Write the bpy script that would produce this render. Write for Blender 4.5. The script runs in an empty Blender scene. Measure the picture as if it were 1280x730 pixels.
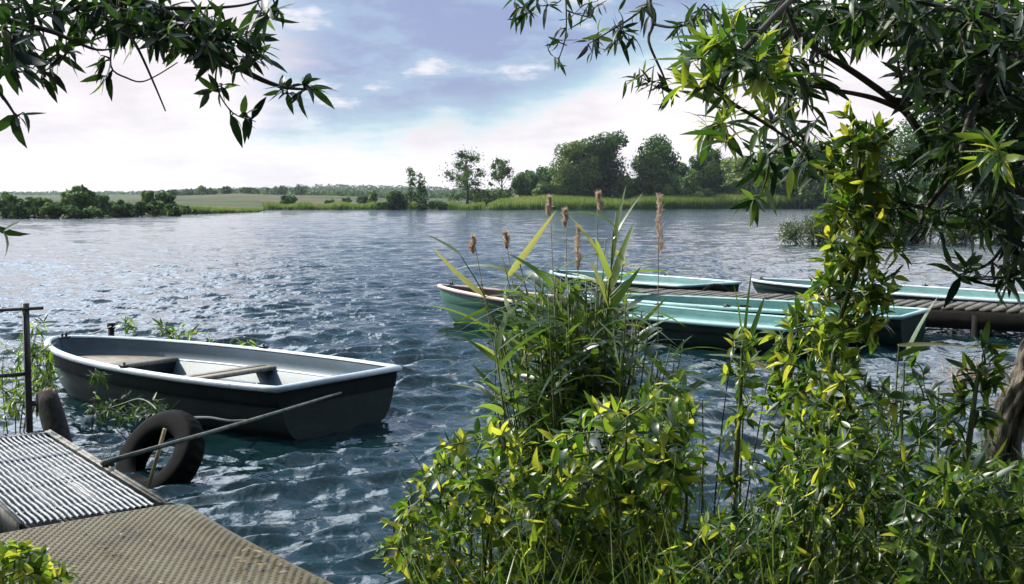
import bpy, bmesh, math, random
import numpy as np
from mathutils import Vector
random.seed(7); rng = np.random.default_rng(7)
S = bpy.context.scene
COL = S.collection
R = math.radians

# ------------------------------------------------------------------ camera
FPX, HOR, CH = 1464.0, 250.0, 1.85          # focal length (px of a 1280 wide picture), horizon row, eye height
PITCH = math.atan((365 - HOR) / FPX)
cam = bpy.data.cameras.new('camera'); cam.sensor_width = 36; cam.lens = 36 * FPX / 1280
cam.clip_start = 0.05; cam.clip_end = 8000
camo = bpy.data.objects.new('camera', cam); COL.objects.link(camo)
camo.location = (0, 0, CH); camo.rotation_euler = (math.pi / 2 - PITCH, 0, 0)
S.camera = camo

# ------------------------------------------------------------------ light
SUN_AZ, SUN_EL = R(-62), R(42)
W = bpy.data.worlds.new('World'); S.world = W; W.use_nodes = True
def build_world():
    nt = W.node_tree; N = nt.nodes; L = nt.links; N.clear()
    def n(t, **k):
        o = N.new(t)
        for a, b in k.items(): setattr(o, a, b)
        return o
    def m(op, a, b=None, c=None, clamp=False):
        o = n('ShaderNodeMath', operation=op, use_clamp=clamp)
        for i, v in enumerate((a, b, c)):
            if v is None: continue
            if isinstance(v, (int, float)): o.inputs[i].default_value = v
            else: L.new(v, o.inputs[i])
        return o.outputs[0]
    def sstep(v, a, b):
        o = n('ShaderNodeMapRange', interpolation_type='SMOOTHSTEP')
        L.new(v, o.inputs[0]); o.inputs[1].default_value = a; o.inputs[2].default_value = b
        return o.outputs[0]
    def mixc(f, a, b):
        o = n('ShaderNodeMix', data_type='RGBA')
        if isinstance(f, (int, float)): o.inputs[0].default_value = f
        else: L.new(f, o.inputs[0])
        for s, v in ((6, a), (7, b)):
            if isinstance(v, tuple): o.inputs[s].default_value = (*v, 1)
            else: L.new(v, o.inputs[s])
        return o.outputs[2]
    tc = n('ShaderNodeTexCoord'); sep = n('ShaderNodeSeparateXYZ'); L.new(tc.outputs['Generated'], sep.inputs[0])
    x, y, z = sep.outputs
    sky = n('ShaderNodeTexSky'); sky.sky_type = 'NISHITA'; sky.sun_disc = False
    sky.sun_elevation = SUN_EL; sky.sun_rotation = SUN_AZ; sky.air_density = 1.0; sky.dust_density = 1.5; sky.ozone_density = 2.5
    # the clouds hang on a flat layer overhead
    den = m('ADD', m('MAXIMUM', z, 0.0), 0.22)
    comb = n('ShaderNodeCombineXYZ'); L.new(m('DIVIDE', x, den), comb.inputs[0]); L.new(m('DIVIDE', y, den), comb.inputs[1])
    nz = n('ShaderNodeTexNoise'); nz.inputs['Scale'].default_value = 1.6; nz.inputs['Detail'].default_value = 7; nz.inputs['Roughness'].default_value = .58
    L.new(comb.outputs[0], nz.inputs[0])
    nf = n('ShaderNodeTexNoise'); nf.inputs['Scale'].default_value = 3.1; nf.inputs['Detail'].default_value = 8; nf.inputs['Roughness'].default_value = .6
    L.new(comb.outputs[0], nf.inputs[0])
    u = m('ARCTAN2', x, y)
    nn = m('MULTIPLY', m('SUBTRACT', nz.outputs[0], .5), .10)
    nn2 = m('MULTIPLY', m('SUBTRACT', nf.outputs[0], .5), .08)
    uu = m('ADD', u, m('MULTIPLY', nn, .5)); vv = m('ADD', m('ADD', z, nn), nn2)
    low = m('ADD', .046, m('MULTIPLY', m('MAXIMUM', m('ADD', uu, .03), 0.0), .42))
    a = sstep(m('SUBTRACT', vv, low), -.012, .02)
    b = sstep(m('ADD', uu, m('MULTIPLY', nn2, 2.6)), -.25, -.15)
    c = m('SUBTRACT', 1.0, sstep(uu, .17, .26))
    gap = m('MULTIPLY', m('MULTIPLY', a, b), c)
    high = m('MULTIPLY', sstep(z, .22, .32), sstep(nz.outputs[0], .49, .57))
    high = m('MAXIMUM', high, m('MULTIPLY', sstep(z, .5, .75), .8))
    top = m('MULTIPLY', sstep(z, .12, .2), sstep(nf.outputs[0], .56, .62))
    blue = m('MAXIMUM', gap, m('MAXIMUM', high, m('MULTIPLY', top, .8)))
    # wisps inside the gap
    w1 = sstep(nf.outputs[0], .555, .68)
    blue = m('MULTIPLY', blue, m('SUBTRACT', 1.0, m('MULTIPLY', w1, .75)))
    core = m('MULTIPLY', blue, sstep(m('SUBTRACT', vv, low), .01, .06))
    purple = mixc(.85, sky.outputs[0], (2.0, 2.3, 3.95))
    cyan = mixc(.8, sky.outputs[0], (3.6, 5.5, 6.0))
    cloud = mixc(sstep(z, .16, .34), (7.0, 6.6, 6.85), (15.5, 17.5, 20.5))
    cv = n('ShaderNodeVectorMath', operation='SCALE'); L.new(cloud, cv.inputs[0]); L.new(m('ADD', m('ADD', .80, m('MULTIPLY', sstep(nz.outputs[0], .35, .62), .17)), m('MULTIPLY', sstep(nf.outputs[0], .38, .62), .10)), cv.inputs['Scale']); cloud = cv.outputs[0]
    # clouds glow towards the sun and are grey on the side away from it
    vd = n('ShaderNodeVectorMath', operation='DOT_PRODUCT'); L.new(tc.outputs['Generated'], vd.inputs[0])
    vd.inputs[1].default_value = (math.sin(SUN_AZ) * math.cos(SUN_EL), math.cos(SUN_AZ) * math.cos(SUN_EL), math.sin(SUN_EL))
    glow = m('ADD', m('MULTIPLY', sstep(vd.outputs['Value'], .62, 1.0), 2.2), m('SUBTRACT', 1.0, m('MULTIPLY', sstep(vd.outputs['Value'], .25, -.6), .65)))
    glow = m('MULTIPLY', glow, m('ADD', .22, m('MULTIPLY', sstep(y, -.45, .12), .78)))
    vs_ = n('ShaderNodeVectorMath', operation='SCALE'); L.new(cloud, vs_.inputs[0]); L.new(glow, vs_.inputs['Scale']); cloud = vs_.outputs[0]
    skyc = mixc(sstep(m('SUBTRACT', vv, low), -.005, .04), cyan, mixc(m('MULTIPLY', sstep(nf.outputs[0], .42, .56), .3), purple, cyan))
    deep = mixc(sstep(z, .25, .6), skyc, mixc(.8, sky.outputs[0], (3.0, 5.2, 8.0)))
    colr = mixc(blue, cloud, deep)
    dim = n('ShaderNodeVectorMath', operation='SCALE'); L.new(colr, dim.inputs[0]); L.new(m('ADD', .45, m('MULTIPLY', sstep(y, -.5, .1), .55)), dim.inputs['Scale']); colr = dim.outputs[0]
    bg = n('ShaderNodeBackground'); bg.inputs[1].default_value = 0.1; L.new(colr, bg.inputs[0])
    out = n('ShaderNodeOutputWorld'); L.new(bg.outputs[0], out.inputs[0])
build_world()
sl = bpy.data.lights.new('sun', 'SUN'); sl.energy = 4.6; sl.angle = R(.5); sl.color = (1, .94, .82)
so = bpy.data.objects.new('sun', sl); COL.objects.link(so)
sd = Vector((math.sin(SUN_AZ) * math.cos(SUN_EL), math.cos(SUN_AZ) * math.cos(SUN_EL), math.sin(SUN_EL)))
so.rotation_euler = sd.to_track_quat('Z', 'Y').to_euler()
vs = S.view_settings; vs.view_transform = 'Standard'; vs.look = 'None'; vs.gamma = 1; vs.exposure = 0.62; vs.use_curve_mapping = False
try:
    S.cycles.max_bounces = 8; S.cycles.transparent_max_bounces = 8; S.cycles.volume_bounces = 0
except Exception: pass

# ------------------------------------------------------------------ helpers
cp, sp = math.cos(PITCH), math.sin(PITCH)
def ray(px, py):
    u = -(py - 365) / FPX
    return np.array([(px - 640) / FPX, cp + u * sp, -sp + u * cp])
def at(px, py, D=None, z=None):
    """a point of the place, measured off the photograph at a known distance or height"""
    r = ray(px, py)
    k = (z - CH) / r[2] if z is not None else D / r[1]
    return np.array([0, 0, CH]) + r * k

def npmesh(name, V, F, mat=None, smooth=False, attr=None):
    V = np.asarray(V, np.float32).reshape(-1, 3)
    me = bpy.data.meshes.new(name)
    me.vertices.add(len(V)); me.vertices.foreach_set('co', V.ravel())
    if isinstance(F, np.ndarray):
        k = F.shape[1]; n = len(F)
        me.loops.add(n * k); me.loops.foreach_set('vertex_index', F.astype(np.int32).ravel())
        me.polygons.add(n); me.polygons.foreach_set('loop_start', np.arange(n, dtype=np.int32) * k)
        me.polygons.foreach_set('loop_total', np.full(n, k, np.int32))
    else:
        tot = np.array([len(f) for f in F], np.int32)
        me.loops.add(int(tot.sum())); me.loops.foreach_set('vertex_index', np.concatenate([np.asarray(f, np.int32) for f in F]))
        me.polygons.add(len(F)); me.polygons.foreach_set('loop_start', np.concatenate([[0], np.cumsum(tot)[:-1]]).astype(np.int32))
        me.polygons.foreach_set('loop_total', tot)
    me.update(calc_edges=True)
    if smooth: me.polygons.foreach_set('use_smooth', np.ones(len(me.polygons), bool))
    if attr is not None:
        a = me.attributes.new('hue', 'FLOAT', 'POINT'); a.data.foreach_set('value', np.asarray(attr, np.float32).ravel())
    if mat: me.materials.append(mat)
    return me
class MB:
    def __init__(s): s.V = []; s.F = []; s.A = []; s.n = 0
    def add(s, V, F, a=None):
        V = np.asarray(V, float).reshape(-1, 3); s.V.append(V)
        s.F.extend([tuple(int(i) + s.n for i in f) for f in F]); s.A.append(np.full(len(V), .5) if a is None else np.broadcast_to(a, len(V)))
        s.n += len(V); return s
    def box(s, c, sz, rz=0, M=None):
        h = np.array(sz) / 2; V = np.array([[x, y, z] for x in (-1, 1) for y in (-1, 1) for z in (-1, 1)]) * h
        ca, sa = math.cos(rz), math.sin(rz); Rm = np.array([[ca, -sa, 0], [sa, ca, 0], [0, 0, 1]])
        if M is not None: Rm = M
        return s.add(V @ Rm.T + np.array(c), [(0, 1, 3, 2), (4, 6, 7, 5), (0, 4, 5, 1), (2, 3, 7, 6), (0, 2, 6, 4), (1, 5, 7, 3)])
    def beam(s, a, b, w, h, up=(0, 0, 1)):
        a = np.array(a, float); b = np.array(b, float); d = b - a; L = np.linalg.norm(d); d /= L
        x = np.cross(d, up); x /= np.linalg.norm(x); y = np.cross(x, d)
        return s.box((a + b) / 2, (w, L, h), M=np.stack([x, d, y], 1))
    def tube(s, P, r, n=6, cap=True, a=None):
        P = np.asarray(P, float); k = len(P); r = np.broadcast_to(np.asarray(r, float), k)
        T = np.gradient(P, axis=0); T /= np.linalg.norm(T, axis=1)[:, None] + 1e-9
        ref = np.array([0, 0, 1.]) if abs(T[0][2]) < .9 else np.array([1., 0, 0])
        X = np.cross(T, ref); X /= np.linalg.norm(X, axis=1)[:, None] + 1e-9; Y = np.cross(T, X)
        th = np.arange(n) * 2 * math.pi / n
        V = P[:, None] + r[:, None, None] * (np.cos(th)[None, :, None] * X[:, None] + np.sin(th)[None, :, None] * Y[:, None])
        F = []
        for i in range(k - 1):
            for j in range(n):
                F.append((i * n + j, i * n + (j + 1) % n, (i + 1) * n + (j + 1) % n, (i + 1) * n + j))
        if cap: F.append(tuple(range(n))[::-1]); F.append(tuple((k - 1) * n + j for j in range(n)))
        return s.add(V, F, a)
    def grid(s, G, flip=False, closeu=False):
        G = np.asarray(G, float); a, b = G.shape[:2]; F = []
        for i in range(a - 1 + (1 if closeu else 0)):
            for j in range(b - 1):
                q = (i * b + j, ((i + 1) % a) * b + j, ((i + 1) % a) * b + j + 1, i * b + j + 1)
                F.append(q[::-1] if flip else q)
        return s.add(G, F)
    def mesh(s, name, mat, smooth=False): return npmesh(name, np.concatenate(s.V), s.F, mat, smooth, np.concatenate(s.A))
def link(name, me, parent=None):
    o = bpy.data.objects.new(name, me); COL.objects.link(o)
    if parent is not None: o.parent = parent
    return o
def tag(o, label=None, cat=None, group=None, kind=None):
    if label: o['label'] = label
    if cat: o['category'] = cat
    if group: o['group'] = group
    if kind: o['kind'] = kind
    return o
def thing(name, label, cat, loc=(0, 0, 0), rz=0, group=None):
    o = bpy.data.objects.new(name, None); COL.objects.link(o); o.empty_display_size = .2
    o.location = loc; o.rotation_euler = (0, 0, rz); return tag(o, label, cat, group)
def rel(o, P): return np.asarray(P, float) - np.array(o.location)      # world points -> points under an unrotated thing

# ------------------------------------------------------------------ materials
def mat(name): 
    m = bpy.data.materials.new(name); m.use_nodes = True
    nt = m.node_tree; p = nt.nodes['Principled BSDF']; return m, nt, p
def N(nt, t, **k):
    o = nt.nodes.new(t)
    for a, b in k.items():
        if a in o.inputs.keys() if isinstance(a, str) else False: pass
        setattr(o, a, b)
    return o
def noise(nt, scale, detail=4, rough=.55, coord='Object', stretch=None):
    tc = nt.nodes.new('ShaderNodeTexCoord'); o = nt.nodes.new('ShaderNodeTexNoise')
    o.inputs['Scale'].default_value = scale; o.inputs['Detail'].default_value = detail; o.inputs['Roughness'].default_value = rough
    src = tc.outputs[coord]
    if stretch:
        mp = nt.nodes.new('ShaderNodeMapping'); mp.inputs['Scale'].default_value = stretch; nt.links.new(src, mp.inputs[0]); src = mp.outputs[0]
    nt.links.new(src, o.inputs[0]); return o
def ramp(nt, fac, stops):
    r = nt.nodes.new('ShaderNodeValToRGB'); e = r.color_ramp.elements
    while len(e) < len(stops): e.new(.5)
    for i, (p, c) in enumerate(stops): e[i].position = p; e[i].color = (*c, 1)
    nt.links.new(fac, r.inputs[0]); return r
def bump(nt, p, h, dist=.01, st=1.0):
    b = nt.nodes.new('ShaderNodeBump'); b.inputs['Distance'].default_value = dist; b.inputs['Strength'].default_value = st
    nt.links.new(h, b.inputs['Height']); nt.links.new(b.outputs[0], p.inputs['Normal']); return b
def noisy(name, c1, c2, scale=6, rough=.6, bd=.0, stretch=None, lo=.35, hi=.65, spec=.5, metal=0, detail=5):
    m, nt, p = mat(name); n = noise(nt, scale, detail, .6, stretch=stretch); r = ramp(nt, n.outputs[0], [(lo, c1), (hi, c2)])
    nt.links.new(r.outputs[0], p.inputs['Base Color']); p.inputs['Roughness'].default_value = rough
    p.inputs['Specular IOR Level'].default_value = spec; p.inputs['Metallic'].default_value = metal
    if bd: bump(nt, p, n.outputs[0], bd)
    return m
def leafmat(name, stops, trans, tr=.4, rough=.35, spec=.5):
    """colour by each leaf's own hue value, plus light passing through the blade"""
    m, nt, p = mat(name); at_ = nt.nodes.new('ShaderNodeAttribute'); at_.attribute_name = 'hue'
    r = ramp(nt, at_.outputs['Fac'], stops); nt.links.new(r.outputs[0], p.inputs['Base Color'])
    p.inputs['Roughness'].default_value = rough; p.inputs['Specular IOR Level'].default_value = spec
    t = nt.nodes.new('ShaderNodeBsdfTranslucent'); r2 = ramp(nt, at_.outputs['Fac'], trans); nt.links.new(r2.outputs[0], t.inputs[0])
    mx = nt.nodes.new('ShaderNodeMixShader'); mx.inputs[0].default_value = tr
    nt.links.new(p.outputs[0], mx.inputs[1]); nt.links.new(t.outputs[0], mx.inputs[2])
    nt.links.new(mx.outputs[0], nt.nodes['Material Output'].inputs[0]); return m
M = {}
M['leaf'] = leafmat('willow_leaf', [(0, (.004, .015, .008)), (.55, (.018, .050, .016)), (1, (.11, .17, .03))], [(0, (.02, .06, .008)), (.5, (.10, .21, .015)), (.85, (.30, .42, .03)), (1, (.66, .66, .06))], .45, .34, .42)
M['leaf_dark'] = leafmat('shade_leaf', [(0, (.005, .014, .007)), (.7, (.016, .036, .014)), (1, (.07, .11, .03))], [(0, (.008, .025, .005)), (.8, (.05, .12, .015)), (1, (.22, .36, .04))], .3, .42, .3)  # darker copy of the willow leaf, with shade put into its colour
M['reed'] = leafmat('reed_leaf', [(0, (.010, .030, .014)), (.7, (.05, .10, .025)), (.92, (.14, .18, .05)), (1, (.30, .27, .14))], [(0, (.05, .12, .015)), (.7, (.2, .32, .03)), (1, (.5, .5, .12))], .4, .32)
M['grass'] = leafmat('grass_blade', [(0, (.02, .06, .015)), (1, (.12, .17, .04))], [(0, (.05, .14, .01)), (1, (.3, .36, .05))], .4, .4)
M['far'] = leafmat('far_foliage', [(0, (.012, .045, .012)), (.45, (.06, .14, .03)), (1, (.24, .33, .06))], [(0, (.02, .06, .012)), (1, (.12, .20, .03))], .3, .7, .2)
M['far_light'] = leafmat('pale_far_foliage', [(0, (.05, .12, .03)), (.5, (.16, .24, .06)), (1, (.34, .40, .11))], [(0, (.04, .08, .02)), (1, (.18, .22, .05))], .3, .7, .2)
M['far_reed'] = leafmat('far_reed', [(0, (.04, .15, .015)), (.75, (.13, .27, .03)), (.92, (.24, .30, .08)), (1, (.34, .28, .13))], [(0, (.08, .16, .02)), (1, (.3, .32, .08))], .35, .7, .2)
M['plume'] = leafmat('reed_plume', [(0, (.38, .28, .22)), (1, (.66, .52, .42))], [(0, (.45, .34, .26)), (1, (.66, .54, .42))], .4, .7, .2)
M['bark'] = noisy('willow_bark', (.03, .025, .02), (.24, .20, .155), 9, .9, .02, (3.2, 3.2, .5), .38, .62, .2)
M['bark_dark'] = noisy('wet_dark_wood', (.006, .005, .005), (.028, .025, .02), 12, .85, .004, (4, 4, .6), spec=.2)
M['twig'] = noisy('twig_bark', (.02, .018, .012), (.07, .055, .035), 20, .8)
M['green_stem'] = noisy('green_stem', (.05, .08, .02), (.12, .13, .04), 12, .6)
M['pale_stalk'] = noisy('dry_stalk', (.22, .16, .08), (.42, .33, .18), 12, .7)
M['far_trunk'] = noisy('far_trunk', (.04, .035, .03), (.1, .085, .07), 3, .9)

# ------------------------------------------------------------------ leaves, twigs
def leaf_mesh(name, P, D, Nn, L, Wd, hue, mat_, droop=.25, fold=.25, seg=4, prof='willow'):
    P, D, Nn = (np.asarray(a, float) for a in (P, D, Nn)); n = len(P)
    D = D / (np.linalg.norm(D, axis=1)[:, None] + 1e-9)
    B = np.cross(D, Nn); B /= np.linalg.norm(B, axis=1)[:, None] + 1e-9; U = np.cross(B, D)
    L = np.broadcast_to(L, n).astype(float); Wd = np.broadcast_to(Wd, n).astype(float); droop = np.broadcast_to(droop, n)
    t = np.linspace(0, 1, seg + 1)
    if prof == 'willow': w = np.sin(np.pi * np.clip(t, 0, 1) ** .75) ** .8; w[0] = .12; w[-1] = .03
    elif prof == 'reed': w = np.minimum(1, .45 + 3 * t) * (1 - t) ** .55 + .02
    else: w = np.sin(np.pi * t ** .8); w[0] = .1; w[-1] = .05
    side = np.array([-1., 0, 1.])
    G = (P[:, None, None] + D[:, None, None] * (t[None, :, None, None] * L[:, None, None, None]) * (1 - .25 * droop[:, None, None, None] * t[None, :, None, None])
         - U[:, None, None] * (droop * L)[:, None, None, None] * (t ** 2)[None, :, None, None]
         + B[:, None, None] * side[None, None, :, None] * (w[None, :, None, None] * Wd[:, None, None, None] / 2)
         + U[:, None, None] * np.abs(side)[None, None, :, None] * fold * (w[None, :, None, None] * Wd[:, None, None, None] / 2))
    k = (seg + 1) * 3; base = np.arange(n)[:, None, None] * k
    q = np.array([(i * 3 + j, i * 3 + j + 1, (i + 1) * 3 + j + 1, (i + 1) * 3 + j) for i in range(seg) for j in range(2)])
    F = (base + q[None]).reshape(-1, 4)
    return npmesh(name, G.reshape(-1, 3), F, mat_, True, np.repeat(hue, k))
def rnd(n, s=1.0): return rng.normal(size=(n, 3)) * s
def unit(v): return v / (np.linalg.norm(v, axis=-1, keepdims=True) + 1e-9)
def bez(a, b, c, n): 
    t = np.linspace(0, 1, n)[:, None]; return (1 - t) ** 2 * a + 2 * t * (1 - t) * b + t * t * c
def grow(limbs, targets, n=6, sag=-.08, maxlen=.5, r0=.004, bendup=0.):
    """twigs reach every target from the nearest place on the limbs or on an earlier twig"""
    nodes = np.concatenate([np.asarray(l)[:, :3] for l in limbs]); tw = []
    T = np.asarray(targets); d0 = np.array([np.min(np.linalg.norm(nodes - p, axis=1)) for p in T])
    for i in np.argsort(d0):
        p = T[i]; d = np.linalg.norm(nodes - p, axis=1); q = nodes[np.argmin(d)]; L = d.min()
        if L < .02: continue
        mid = (p + q) / 2 + rng.normal(size=3) * L * .12 + np.array([0, 0, 1.]) * (L * (-sag))
        c = bez(q, mid, p, n); tw.append(c); nodes = np.concatenate([nodes, c[2:]])
    return tw
def leaves_on(tw, spacing, L, Lv, spread=.9, grav=.0, tipc=3, start=.25, upb=0.0, minL=0.):
    P = []; D = []; H = []; LL = []
    for c in tw:
        seg = np.linalg.norm(np.diff(c, axis=0), axis=1); tot = seg.sum(); cum = np.concatenate([[0], np.cumsum(seg)])
        m = max(3, int(tot * (1 - start) / spacing)); s = np.linspace(start * tot, tot, m)
        for j, ss in enumerate(s):
            p = np.array([np.interp(ss, cum, c[:, k]) for k in range(3)])
            i = min(np.searchsorted(cum, ss), len(c) - 1); i = max(i, 1); tdir = unit(c[i] - c[i - 1])
            a = rng.normal(size=3); a = unit(a - tdir * a.dot(tdir)); f = ss / tot
            reps = 1 if j < m - 1 else tipc
            for _ in range(reps):
                a = rng.normal(size=3); a = unit(a - tdir * a.dot(tdir))
                d = tdir * (1 - spread * .6) + a * spread + np.array([0, 0, upb - grav])
                P.append(p); D.append(d); H.append(f); LL.append(L * (1 + Lv * rng.normal()) * (1 - .25 * f))
    return np.array(P), unit(np.array(D)), np.array(H), np.clip(np.array(LL), L * .35, L * 1.6)
def tw_link(me, parent): o = link('twigs', me, parent); o['kind'] = 'stuff'; return o
def twig_mesh(tw, name, m, r0=.004, r1=.0012, n=4):
    mb = MB()
    for c in tw: mb.tube(c, np.linspace(r0, r1, len(c)), n, cap=False)
    return mb.mesh(name, m, True)
def blob_targets(blobs):
    out = []
    for px, py, rx, ry, D, Dv, n in blobs:
        for _ in range(n):
            a = rng.uniform(0, 2 * math.pi); r = math.sqrt(rng.random())
            out.append(at(px + rx * r * math.cos(a), py + ry * r * math.sin(a), D + rng.uniform(-Dv, Dv)))
    return np.array(out)
def poly_targets(poly, D0, D1, n, margin=0):
    poly = np.array(poly, float); lo = poly.min(0); hi = poly.max(0); out = []
    while len(out) < n:
        x, y = rng.uniform(lo, hi); ins = False; j = len(poly) - 1
        for i in range(len(poly)):
            if (poly[i][1] > y) != (poly[j][1] > y) and x < (poly[j][0] - poly[i][0]) * (y - poly[i][1]) / (poly[j][1] - poly[i][1]) + poly[i][0]: ins = not ins
            j = i
        if ins: out.append(at(x, y, rng.uniform(D0, D1)))
    return np.array(out)
def smooth_line(P, n=24):
    P = np.asarray(P, float); t = np.linspace(0, len(P) - 1, n); out = []
    for s in t:
        i = min(int(s), len(P) - 2); f = s - i
        p0, p1, p2, p3 = P[max(i - 1, 0)], P[i], P[i + 1], P[min(i + 2, len(P) - 1)]
        out.append(.5 * ((2 * p1) + (-p0 + p2) * f + (2 * p0 - 5 * p1 + 4 * p2 - p3) * f * f + (-p0 + 3 * p1 - 3 * p2 + p3) * f ** 3))
    return np.array(out)

# ------------------------------------------------------------------ the lake
BOATS = [  # stern x, y, heading, length, beam, freeboard, sheer
    (-1.392, 9.439, 2.524, 3.90, 1.60, .411, .06),
    (3.86, 14.05, 2.518, 6.10, 1.36, .33, .24),
    (5.14, 14.90, 2.548, 5.05, 1.40, .405, .03),
    (3.42, 19.95, 2.241, 4.20, 1.60, .415, .03),
    (8.00, 17.40, 2.275, 5.50, 1.62, .375, .02)]
def water():
    a = 1.0042; ys = [2.2]
    while ys[-1] < 700: ys.append(ys[-1] + max(.017, ys[-1] * (a - 1)))
    ys = np.array(ys); nx = 1000; t = np.linspace(-.75, .75, nx)
    X = t[None] * (ys[:, None] + 3.0); Y = np.repeat(ys[:, None], nx, 1)
    sp_ = np.maximum((ys + 3) * 1.5 / nx, np.gradient(ys))[:, None]
    Z = np.zeros_like(X); DX = np.zeros_like(X); DY = np.zeros_like(X)
    g = np.random.default_rng(3); wind = R(-62)       # waves run from the left, a little towards us
    lams = np.concatenate([np.geomspace(3.4, .9, 20), np.geomspace(.9, .17, 44)])
    for lam in lams:
        th = wind + g.normal() * (.55 if lam > .9 else .75); k = 2 * math.pi / lam
        amp = .0080 * (lam / 1.0) ** .97 * (1 + .5 * g.normal()) * (1.0 if lam > .6 else .92)
        amp *= 1.9 if .19 < lam < .6 else (.42 if lam > 1.1 else .8); amp = min(amp, .017)
        att = np.clip((lam / sp_ - 2.5) / 3.0, 0, 1)
        kx, ky = k * math.cos(th), k * math.sin(th); ph = kx * X + ky * Y + g.uniform(0, 6.28)
        ph = ph + .5 * np.sin(.21 * X / max(lam, .5) * .8 + .17 * Y + g.uniform(0, 6))
        grp = .65 + .35 * np.sin(.13 * kx * X - .11 * ky * Y + g.uniform(0, 6.28))
        Z += amp * att * grp * np.sin(ph); c = amp * att * grp * np.cos(ph) * (.85 if lam > .6 else .45)
        DX += c * math.cos(th); DY += c * math.sin(th)
    sh = np.ones_like(X)                                 # the boats and the bank calm the water around them
    for bx, by, ba, bl, bw, _, _ in BOATS:
        ux, uy = math.cos(ba), math.sin(ba); s = np.clip((X - bx) * ux + (Y - by) * uy, 0, bl)
        d = np.hypot(X - bx - s * ux, Y - by - s * uy); sh = np.minimum(sh, .68 + .32 * np.clip((d - bw * .4) / 1.5, 0, 1))
    V = np.stack([X + DX * sh, Y + DY * sh, Z * sh], -1)
    n0, n1 = V.shape[:2]; i = np.arange(n0 - 1)[:, None] * n1 + np.arange(n1 - 1)[None]
    F = np.stack([i, i + 1, i + n1 + 1, i + n1], -1).reshape(-1, 4)
    m, nt, p = mat('lake_water')
    p.inputs['Base Color'].default_value = (.004, .016, .018, 1); p.inputs['Roughness'].default_value = .06
    p.inputs['IOR'].default_value = 1.333; p.inputs['Specular IOR Level'].default_value = .5
    n1_ = noise(nt, 6.0, 1.8, .5, stretch=(1, .75, 1)); n2_ = noise(nt, 1.3, 3, .55, stretch=(.8, 1, 1)); n3_ = noise(nt, 20, 2, .5)
    b0 = nt.nodes.new('ShaderNodeBump'); b0.inputs['Distance'].default_value = .0045; nt.links.new(n3_.outputs[0], b0.inputs['Height'])
    b1 = nt.nodes.new('ShaderNodeBump'); b1.inputs['Distance'].default_value = .036; nt.links.new(n1_.outputs[0], b1.inputs['Height']); nt.links.new(b0.outputs[0], b1.inputs['Normal'])
    b2 = nt.nodes.new('ShaderNodeBump'); b2.inputs['Distance'].default_value = .16; tcw = nt.nodes.new('ShaderNodeTexCoord'); sxw = nt.nodes.new('ShaderNodeSeparateXYZ'); nt.links.new(tcw.outputs['Object'], sxw.inputs[0]); mrw = nt.nodes.new('ShaderNodeMapRange'); nt.links.new(sxw.outputs[1], mrw.inputs[0]); mrw.inputs[1].default_value = 9; mrw.inputs[2].default_value = 30; mrw.inputs[3].default_value = .30; mrw.inputs[4].default_value = 1.0; nt.links.new(mrw.outputs[0], b2.inputs['Strength']); nt.links.new(n2_.outputs[0], b2.inputs['Height']); nt.links.new(b1.outputs[0], b2.inputs['Normal'])
    nt.links.new(b2.outputs[0], p.inputs['Normal'])
    o = link('lake_water', npmesh('lake_water', V.reshape(-1, 3), F, m, True)); tag(o, kind='structure')
    # the rest of the lake, to the sides
    mb = MB()
    for sgn in (-1, 1):
        x0 = lambda yy: sgn * .75 * (yy + 3)
        q = [(x0(2.2), 2.2, 0), (x0(700), 700, 0), (sgn * 1500, 700, 0), (sgn * 1500, 2.2, 0)]
        mb.add(q, [(0, 1, 2, 3) if sgn < 0 else (3, 2, 1, 0)])
    q = [(-1500, -300, -.02), (1500, -300, -.02), (1500, 2.2, -.02), (-1500, 2.2, -.02)]; mb.add(q, [(0, 1, 2, 3)])
    tag(link('lake_water', mb.mesh('lake_water_sides', m)), kind='structure')
water()

# ------------------------------------------------------------------ near bank
def gz(x, y):      # height of the near bank
    sh = 2.5 + 2.1 / (1 + np.exp(-(x + .75) * 5)) + .25 * np.sin(x * 2.3) + .9 / (1 + np.exp(-(x - 1.6) * 3))
    d = sh - y
    return np.clip(.42 * (1 - np.exp(-d * 1.1)), -1.2, .6) + .03 * np.sin(x * 5 + y * 3) * (d > 0)
def near_ground():
    xs = np.linspace(-14, 14, 220); ys = np.linspace(-14, 6.5, 180); X, Y = np.meshgrid(xs, ys, indexing='ij')
    Z = gz(X, Y) + rng.normal(size=X.shape) * .008
    m = noisy('bank_soil', (.02, .016, .01), (.06, .045, .025), 9, .95, .02)
    mb = MB(); mb.grid(np.stack([X, Y, Z], -1)); tag(link('ground', mb.mesh('bank', m, True)), kind='structure')
near_ground()

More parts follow.
